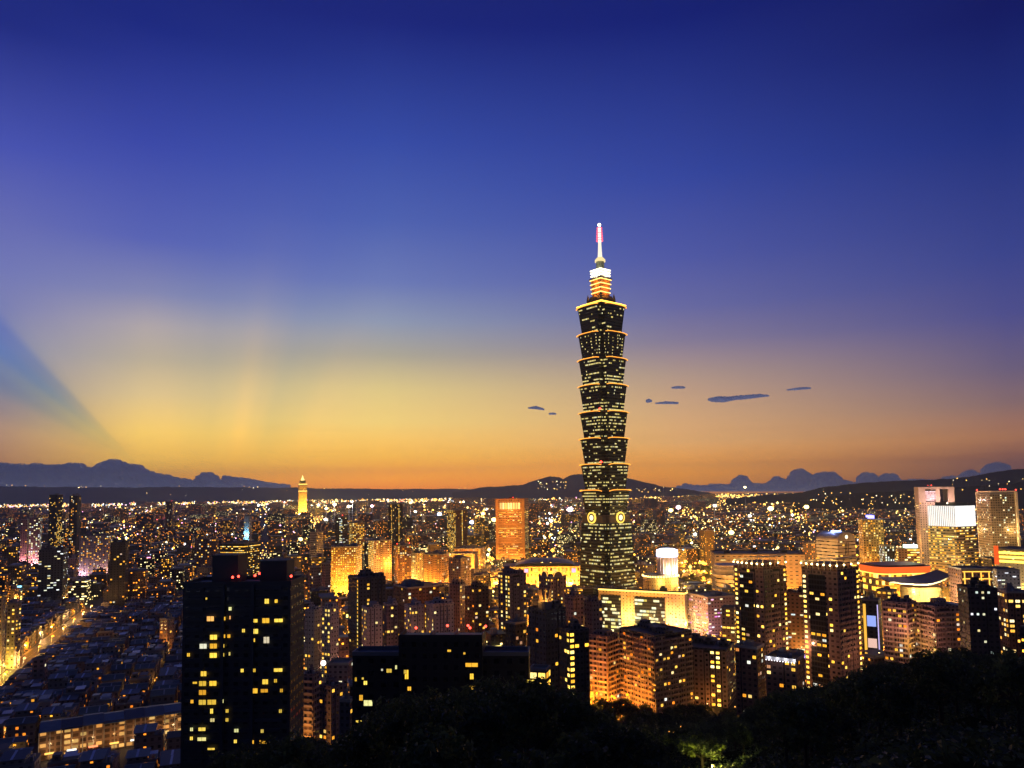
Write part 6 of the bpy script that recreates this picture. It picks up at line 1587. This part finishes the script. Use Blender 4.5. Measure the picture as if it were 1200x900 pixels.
def cloud(label, guide, D, seed, foot=None, puff=(1.5, 4.0), thick=1.0, turrets=()):
    """closed body whose upper edge is the envelope of many puffs set along a guide line"""
    g = random.Random(seed); k = D / F
    x0, x1 = guide[0][0], guide[-1][0]
    puffs = []; x = x0
    while x < x1:
        r = g.uniform(*puff); puffs.append((x, interp(guide, x)[0] + r * g.uniform(.25, 1.25), r)); x += r * g.uniform(.45, .9)
        if g.random() < .8: r2 = g.uniform(puff[0] * .5, puff[0]); puffs.append((x + g.uniform(-1, 1), interp(guide, x)[0] + r2 * g.uniform(0, .8), r2))
    puffs += [(tx + g.uniform(-.5, .5), ty, tr_) for tx, ty, tr_ in turrets]
    low = []
    if foot is None:
        x = x0
        while x < x1:
            r = g.uniform(puff[0] * .5, puff[1] * .6); low.append((x, interp(guide, x)[1] - r * .8, r)); x += r * .8
    step = .6; cols = []; x = x0 - puff[1]
    while x <= x1 + puff[1]:
        tops = [cy_ - math.sqrt(r * r - (x - cx_) ** 2) for cx_, cy_, r in puffs if abs(x - cx_) < r]
        yt = min(tops) if tops else None
        if yt is not None:
            if foot is None:
                bots = [cy_ + math.sqrt(r * r - (x - cx_) ** 2) for cx_, cy_, r in low if abs(x - cx_) < r]
                yb = max(bots) if bots else yt + .5
            else: yb = foot
            if yb > yt + .2: cols.append((x, yt, yb))
        x += step
    mb = MB(); n = 28; rings = []
    for q, (x, yt, yb) in enumerate(cols):
        e = min(1.0, min(q, len(cols) - 1 - q) / 5.0) ** .5
        A, B = P(x, yt, D), P(x, yb, D); zc, hz = (A.z + B.z) / 2, (A.z - B.z) / 2
        ring = []
        for w in range(n):
            a = 2 * math.pi * w / n
            lump = 1 + .22 * math.sin(x * .9 + w * 1.3) + .18 * math.sin(x * .37 - w * 2.1 + seed)
            dep = hz * 1.2 * thick * lump * e + .3 * k
            ring.append((A.x, D - math.cos(a) * dep, zc + math.copysign(abs(math.sin(a)) ** .8, math.sin(a)) * hz))
        rings.append(ring)
    for a, b in zip(rings, rings[1:]):
        for w in range(n):
            ma = lambda q_, w_: (q_, 1 - abs(math.sin(2 * math.pi * w_ / n)) if math.sin(2 * math.pi * w_ / n) > 0 or foot is None else 1.0)
            mb.face([a[w], a[(w + 1) % n], b[(w + 1) % n], b[w]], 0, [ma(0, w), ma(0, w + 1), ma(1, w + 1), ma(1, w)])
    mb.face(rings[0]); mb.face(rings[-1][::-1])
    return tag(mb.build('cloud', WISPV if foot is None else BANKV, None, True), label, 'cloud')
cloud('long slate grey cloud bank with a domed hump over the left plateau', [(-60, 543), (0, 543), (20, 544.5), (60, 545), (95, 544), (101, 549), (110, 549), (120, 548), (150, 548), (168, 552), (180, 555), (206, 560), (222, 563), (236, 567)], 46000, 1, 573, (1.0, 3.6),
      turrets=((4, 547, 5.5), (16, 549, 5), (44, 547, 5), (57, 549, 5), (84, 547, 5.5), (92, 547, 5), (119, 550, 6), (126, 547, 7.5), (134, 545.5, 8.2), (142, 547.5, 7.5), (152, 549.5, 7), (160, 550, 6.5), (167, 554, 6), (176, 557, 5.5), (186, 559, 5), (196, 560, 4.5), (207, 563, 4.5)))
cloud('small rounded cloud puff right of the long slate bank', [(229, 562), (244, 560), (258, 562), (264, 567)], 46800, 2, 573, (.9, 2.6), turrets=((235, 561, 4.6), (240, 558, 5), (246, 558, 5.2), (251, 561, 5), (257, 565, 4)))
cloud('thin tapering cloud streak right of the rounded puff', [(262, 557.5), (272, 559), (286, 560.5), (298, 562.5), (316, 565.5), (340, 569)], 47600, 3, 573, (.8, 2.2))
cloud('ragged grey blue cloud bank of separate turrets over the right horizon', [(786, 573), (800, 569), (818, 569), (846, 568), (866, 566), (892, 567), (926, 564), (950, 562), (976, 561), (996, 565), (1006, 566)], 46000, 4, 576, (.9, 2.8),
      turrets=((803, 570, 4), (809, 571, 4), (834, 571, 4.5), (841, 571, 4), (863, 564, 4.5), (868, 560.5, 4.4), (872, 561, 4), (876, 566, 4), (904, 567, 4.5), (910, 562, 4.6), (915, 563.5, 4), (929, 560, 4.6), (934, 554.5, 5), (938, 553.5, 5), (943, 557, 5), (953, 561, 5), (959, 558.5, 5), (966, 557, 5), (974, 557, 5), (980, 561, 4.5), (990, 567, 4)))
cloud('twin small cloud turrets between the ragged bank and the right hill', [(1005, 566), (1025, 565), (1058, 567)], 46800, 5, 574, (.9, 2.6), turrets=((1010, 560, 4), (1015, 557, 4.3), (1020, 558, 4.2), (1024, 563, 3.6), (1033, 562, 4), (1038, 558.5, 4.2), (1045, 558.5, 4.2), (1050, 563, 4)))
cloud('low broken cloud above the right hill', [(1058, 563), (1080, 562), (1096, 563), (1116, 560), (1140, 559), (1150, 562)], 47400, 6, 570, (.8, 2.4), turrets=((1080, 564, 3.5), (1108, 561.5, 3.5), (1115, 560.5, 3.5), (1124, 561, 3.6), (1132, 556, 4), (1137, 554, 4), (1141, 556, 4)))
cloud('dark cloud tuft peeking over the right hill crest', [(1152, 554), (1166, 552), (1182, 553)], 48000, 7, 562, (.9, 2.6), turrets=((1157, 550.5, 4), (1162, 547, 4.4), (1168, 545.5, 4.6), (1174, 547, 4.5), (1179, 552, 3.5)))
for lab, gd, sd, pf in [('largest blue grey cloud wisp floating right of the skyscraper', [(830, 467, 469.5), (838, 465, 471), (850, 465.2, 471.2), (862, 464.2, 468.6), (874, 463.2, 468), (888, 462.2, 466), (901, 463.2, 464.6)], 11, (.4, 1.2)), ('short blue cloud wisp right of the largest one', [(922, 456.6, 457.6), (932, 454.6, 457.4), (944, 453.8, 456.4), (950, 454.6, 455.8)], 12, (.4, .9)),
                        ('tiny cloud wisp left of the skyscraper', [(619, 477.5, 479), (628, 476, 479.5), (638, 479, 481)], 13, (.35, .8)), ('tiny faint cloud fleck above the small double wisp', [(787, 453.5, 455.5), (795, 452.5, 455.5), (803, 453.5, 455.5)], 14, (.3, .7)),
                        ('small cloud wisp right of the skyscraper beneath the tiny fleck', [(768, 472, 473.5), (780, 470.5, 473.5), (795, 471.5, 473.5)], 15, (.35, .8)), ('small round cloud fleck hugging the right side of the skyscraper', [(757, 468.5, 471.5), (760, 467.5, 472), (764, 469, 471.5)], 17, (.35, .8)), ('faintest cloud fleck next to the wisp left of the skyscraper', [(643, 484, 486), (648, 483.5, 486), (652, 484.5, 486)], 16, (.3, .6))]:
    cloud(lab, gd, 38000, sd, None, pf, 2.5)
# ------------------------------------------------------------------ trees
LEAF = []
for nm, col in (('leaf_dark', (.04, .06, .025)), ('leaf_mid', (.065, .09, .035)), ('leaf_light', (.11, .14, .05))):
    LEAF.append(plain(nm, col, .42, var=.5, scale=.6, spec=.3))
for lm in LEAF:
    tt = lm.node_tree; pb = next(n for n in tt.nodes if n.type == 'BSDF_PRINCIPLED'); oo = next(n for n in tt.nodes if n.type == 'OUTPUT_MATERIAL')
    trn = N(tt, 'ShaderNodeBsdfTranslucent'); mxs = N(tt, 'ShaderNodeMixShader'); mxs.inputs[0].default_value = .4
    tt.links.new(pb.inputs['Base Color'].links[0].from_socket, trn.inputs[0])
    tt.links.new(pb.outputs[0], mxs.inputs[1]); tt.links.new(trn.outputs[0], mxs.inputs[2]); tt.links.new(mxs.outputs[0], oo.inputs[0])
BARK = plain('bark', (.06, .045, .03), .9)
def tree_proto(name, seed, H, Rr, nclump, nleaf, leaf, mats=LEAF):
    g = random.Random(seed)
    root = empty(name, (0, 0, -700))
    m = MB(); limbs = []
    m.lathe([(.32, -.5), (.24, H * .25), (.15, H * .6)], 8)
    for k in range(7):
        a = g.uniform(0, 6.28); e = g.uniform(.3, .9); z0 = H * g.uniform(.25, .55)
        L = Rr * g.uniform(.5, .9)
        p = (math.cos(a) * L * math.cos(e), math.sin(a) * L * math.cos(e), z0 + L * math.sin(e) * 1.2)
        m.bar((0, 0, z0), p, .07, n=5); limbs.append(p)
    m.build('trunk', BARK, root)
    m = MB()
    for k in range(nclump):
        a = g.uniform(0, 6.28); u = g.random() ** .5; zz = g.uniform(-.55, 1)
        rr = Rr * u * math.sqrt(max(.05, 1 - (zz * .95) ** 2)) * g.uniform(.8, 1.15)
        c = Vector((rr * math.cos(a), rr * math.sin(a), H * .68 + zz * H * .34))
        cr = Rr * g.uniform(.16, .32); mi = g.choices((0, 1, 2), (5, 4, 2))[0]
        for q in range(nleaf):
            d = Vector((g.gauss(0, 1), g.gauss(0, 1), g.gauss(0, .8))).normalized() * cr * g.uniform(.5, 1)
            p = c + d; s = leaf * g.uniform(.6, 1.3)
            x = Vector((g.gauss(0, 1), g.gauss(0, 1), g.gauss(0, .5))).normalized(); y = x.cross(Vector((g.gauss(0, 1), g.gauss(0, 1), 1))).normalized()
            droop = Vector((0, 0, -s * .4))
            m.face([p - x * s * .5, p + y * s * .28, p + x * s * .6 + droop, p - y * s * .28], mi)
    m.build('crown', mats, root)
    return [root, False]
TP = [tree_proto('hillside_tree', 900 + i, (10.5, 9.5, 11.5, 8.5)[i], (4.6, 4.2, 5.0, 3.6)[i], 60, 34, .62) for i in range(4)]
g = random.Random(42); placed = []
def put_tree(protos, x, y, z, s, desc, cat, group):
    pr = g.choice(protos); o = pr[0] if not pr[1] else copy_tree(pr[0]); pr[1] = True
    o.location = (x, y, z); o.rotation_euler = (0, 0, g.uniform(0, 6.28)); o.scale = (s * g.uniform(.9, 1.15), s * g.uniform(.9, 1.15), s)
    q = pix((x, y, z + 8 * s)) or (600, 880)
    o['category'] = cat; o['group'] = group
    LABELQ.append((o, q[0], q[1], desc))
    placed.append((x, y))
def try_tree(px, D, s, mind=4.2, lim=0):
    u = (px - 600) / F; x, y = u * D, D
    if any((x - a) ** 2 + (y - b) ** 2 < mind ** 2 for a, b in placed): return
    for h in HERO[:]:
        if (x - h[5]) ** 2 + (y - h[6]) ** 2 < (h[7] * .8 + 3) ** 2: return
    z = terrain(x, y) - .3
    q = pix((x, y, z + 12 * s))
    if q is None or q[1] > 925 or q[1] < 500: return
    for off, fall in ((-1, .45), (-.6, .2), (0, 0), (.6, .2), (1, .45)):     # keep the skyline of the hill where the photograph has it
        top = interp(CREST, px + off * 4.6 * s * F / D)[0]
        yq = q[1] + fall * 12 * s * F / D
        if yq < top - 2: s *= max(.3, 1 - (top - yq) * D / F / (12 * s))
        q = pix((x, y, z + 12 * s))
    if s < .28: return
    if abs(px - 812) < 75 and D < best + 9 and q[1] < 898 : return
    d = g.choice(('dark bushy tree on the near slope', 'dark round crowned tree on the near slope', 'tall dark tree on the near slope'))
    put_tree(TP, x, y, z, s, d, 'tree', 'dark trees covering the near hillside')
# the lamp lit bush near the bottom edge stands first, in a small clearing
u = (812 - 600) / F
best = min((abs((pix((u * D, D, terrain(u * D, D) + 6.5)) or (0, 9999))[1] - 876), D) for D in range(60, 280, 3))[1]
px = 205
while px < 1235:          # the skyline row first
    D, _ = crest(px)
    try_tree(px, D - g.uniform(0, 8), g.uniform(.78, 1.0), 2.5)
    px += 9.0 * 300 / (D + 120) * g.uniform(.8, 1.2)
for _ in range(2600):
    if len(placed) > 290: break
    px = g.uniform(205, 1225); D, _ = crest(px)
    try_tree(px, D * math.sqrt(g.uniform(.08, 1.0)), g.uniform(.9, 1.35), 5.8)
mb = MB()
for _ in range(26000):
    px = g.uniform(190, 1260); D, _z = crest(px); D *= math.sqrt(g.uniform(.03, 1.15))
    x = (px - 600) / F * D; z = terrain(x, D)
    if z < 3: continue
    q = pix((x, D, z))
    if q is None or not (-20 < q[0] < 1220 and q[1] < 925): continue
    c = Vector((x, D, z + g.uniform(.1, 1.5))); s = g.uniform(.4, 1.1)
    for k in range(3):
        p = c + Vector((g.gauss(0, .5), g.gauss(0, .5), g.gauss(0, .3)))
        a = Vector((g.gauss(0, 1), g.gauss(0, 1), g.gauss(0, .5))).normalized(); b = a.cross(Vector((g.gauss(0, 1), g.gauss(0, 1), 1))).normalized()
        mb.face([p - a * s * .6, p + b * s * .35, p + a * s * .6 - Vector((0, 0, s * .3)), p - b * s * .35], g.choices((0, 1, 2), (5, 4, 1))[0])
tag(mb.build('undergrowth', LEAF), 'dense dark undergrowth between the hillside trees', 'undergrowth', kind='stuff')
# the lamp lit tree near the bottom edge, and path lamps on the slope
x0, y0 = u * best, best
lit_tree = tree_proto('hillside_tree', 990, 7.5, 4.2, 60, 44, .5, [plain('leaf_lit', (.11, .15, .02), .6, var=.5, scale=.6), LEAF[1], LEAF[2]])[0]  # lamplight also put into the leaf colour, brighter than the dark leaves
lit_tree.location = (x0, y0, terrain(x0, y0)); lit_tree.scale = (1.7, 1.5, 1.25); tag(lit_tree, 'small bush lit yellow green by a lamp below the slope of dark trees', 'tree', 'dark trees covering the near hillside')
put_lamp('b', x0 + .5, y0 - 8.0, terrain(x0, y0 - 8.0) + .2); LABELQ.pop()
lo = [o for o in COL.objects if o.name.startswith('street_lamp') and abs(o.location.x - x0 - .5) < .01][0]
tag(lo, 'small lamp beside the yellow green lit bush on the near slope', 'street lamp')
for px, py in ((783, 855), (789, 856), (797, 850), (742, 852), (868, 842), (905, 838), (668, 857), (685, 851), (918, 829), (662, 885), (1122, 794), (1000, 795)):
    D, zc = crest(px); p = P(px, py, D + 9)
    put_lamp('s', p.x, p.y, p.z - 6.2)
# city trees: parks and verges
CT = [tree_proto('city_tree', 950 + i, 9, 4.2, 34, 16, 1.1) for i in range(3)]
for a, b, c, d, n in ((798, 872, 655, 705, 46), (1004, 1036, 732, 766, 12), (690, 735, 826, 842, 10), (738, 872, 838, 866, 60), (735, 862, 846, 868, 30), (735, 790, 745, 765, 10), (400, 460, 625, 640, 10), (370, 402, 690, 704, 10), (540, 600, 636, 652, 12), (640, 690, 636, 650, 8), (840, 1000, 615, 640, 20)):
    for _ in range(n):
        p = G(g.uniform(a, b), g.uniform(c, d), 6)
        if any((p.x - h[5]) ** 2 + (p.y - h[6]) ** 2 < (h[7] * .8 + 2) ** 2 for h in HERO): continue
        put_tree(CT, p.x, p.y, max(0, terrain(p.x, p.y)), g.uniform(.9, 1.4) * (1 + p.y / 4000), g.choice(('dark street tree', 'leafy park tree', 'round city tree')), 'tree', 'trees in the parks between the buildings')

# ------------------------------------------------------------------ labels that single out every small thing
ORD = ['nearest', 'second', 'third', 'fourth', 'fifth', 'sixth', 'seventh', 'eighth', 'ninth', 'tenth', 'eleventh', 'twelfth', 'thirteenth', 'fourteenth', 'fifteenth', 'sixteenth', 'seventeenth', 'eighteenth', 'nineteenth', 'twentieth']
groups = {}
for it in LABELQ:
    o, px, py, desc = it
    name, rx, ry = min(REFS, key=lambda r: math.hypot((px - r[1]) * .8, (py - r[2]) * 1.3))
    dx, dy = px - rx, py - ry
    rel = ('right of' if dx > 0 else 'left of') if abs(dx) > abs(dy) * 1.2 else ('in front of' if dy > 0 else 'behind')
    groups.setdefault((desc, rel, name), []).append((math.hypot(dx, dy), it))
for (desc, rel, name), l in groups.items():
    l.sort(key=lambda t: t[0])
    for i, (_, it) in enumerate(l):
        if len(l) == 1: it[0]['label'] = '%s %s the %s' % (desc, rel, name)
        else: it[0]['label'] = '%s, %s %s %s' % (desc, ORD[i] if i < len(ORD) else 'number %d' % (i + 1), rel, name)
        if len(it[0]['label'].split()) > 16: it[0]['label'] = it[0]['label'].replace(' mid rise', '').replace('tall ', '').replace('low ', '').replace(' the ', ' ')
for p, u_, *_r in list(LP.values()):
    pass
for pr in list(LP.values()) + TP + CT:
    if not pr[1]:
        for ch in list(pr[0].children): bpy.data.objects.remove(ch)
        bpy.data.objects.remove(pr[0])
for v, (p, *_r) in enumerate(PROTO):
    if v not in used:
        for ch in list(p.children):
            for c2 in list(ch.children): bpy.data.objects.remove(c2)
            bpy.data.objects.remove(ch)
        bpy.data.objects.remove(p)
for o in COL.objects:
    if 'dims' in o: del o['dims']
print('CAND', len(CAND), 'SINGLE', len(SINGLE), 'lights', NLIGHT[0], 'objs', len(COL.objects))
# ------------------------------------------------------------------ evening haze over the plain
m = bpy.data.materials.new('haze_air'); m.use_nodes = True
t = m.node_tree; t.nodes.clear()
out = N(t, 'ShaderNodeOutputMaterial'); pv = N(t, 'ShaderNodeVolumePrincipled')
pv.inputs['Color'].default_value = (.72, .88, 1.0, 1); pv.inputs['Density'].default_value = HAZE_DENSITY; pv.inputs['Anisotropy'].default_value = .3
t.links.new(pv.outputs[0], out.inputs['Volume'])
mb = MB(); mb.box(-20500, 20500, -400, 19500, -8, 760, 0, bottom=True)
tag(mb.build('haze', m), 'thin evening haze over the city plain', kind='stuff')
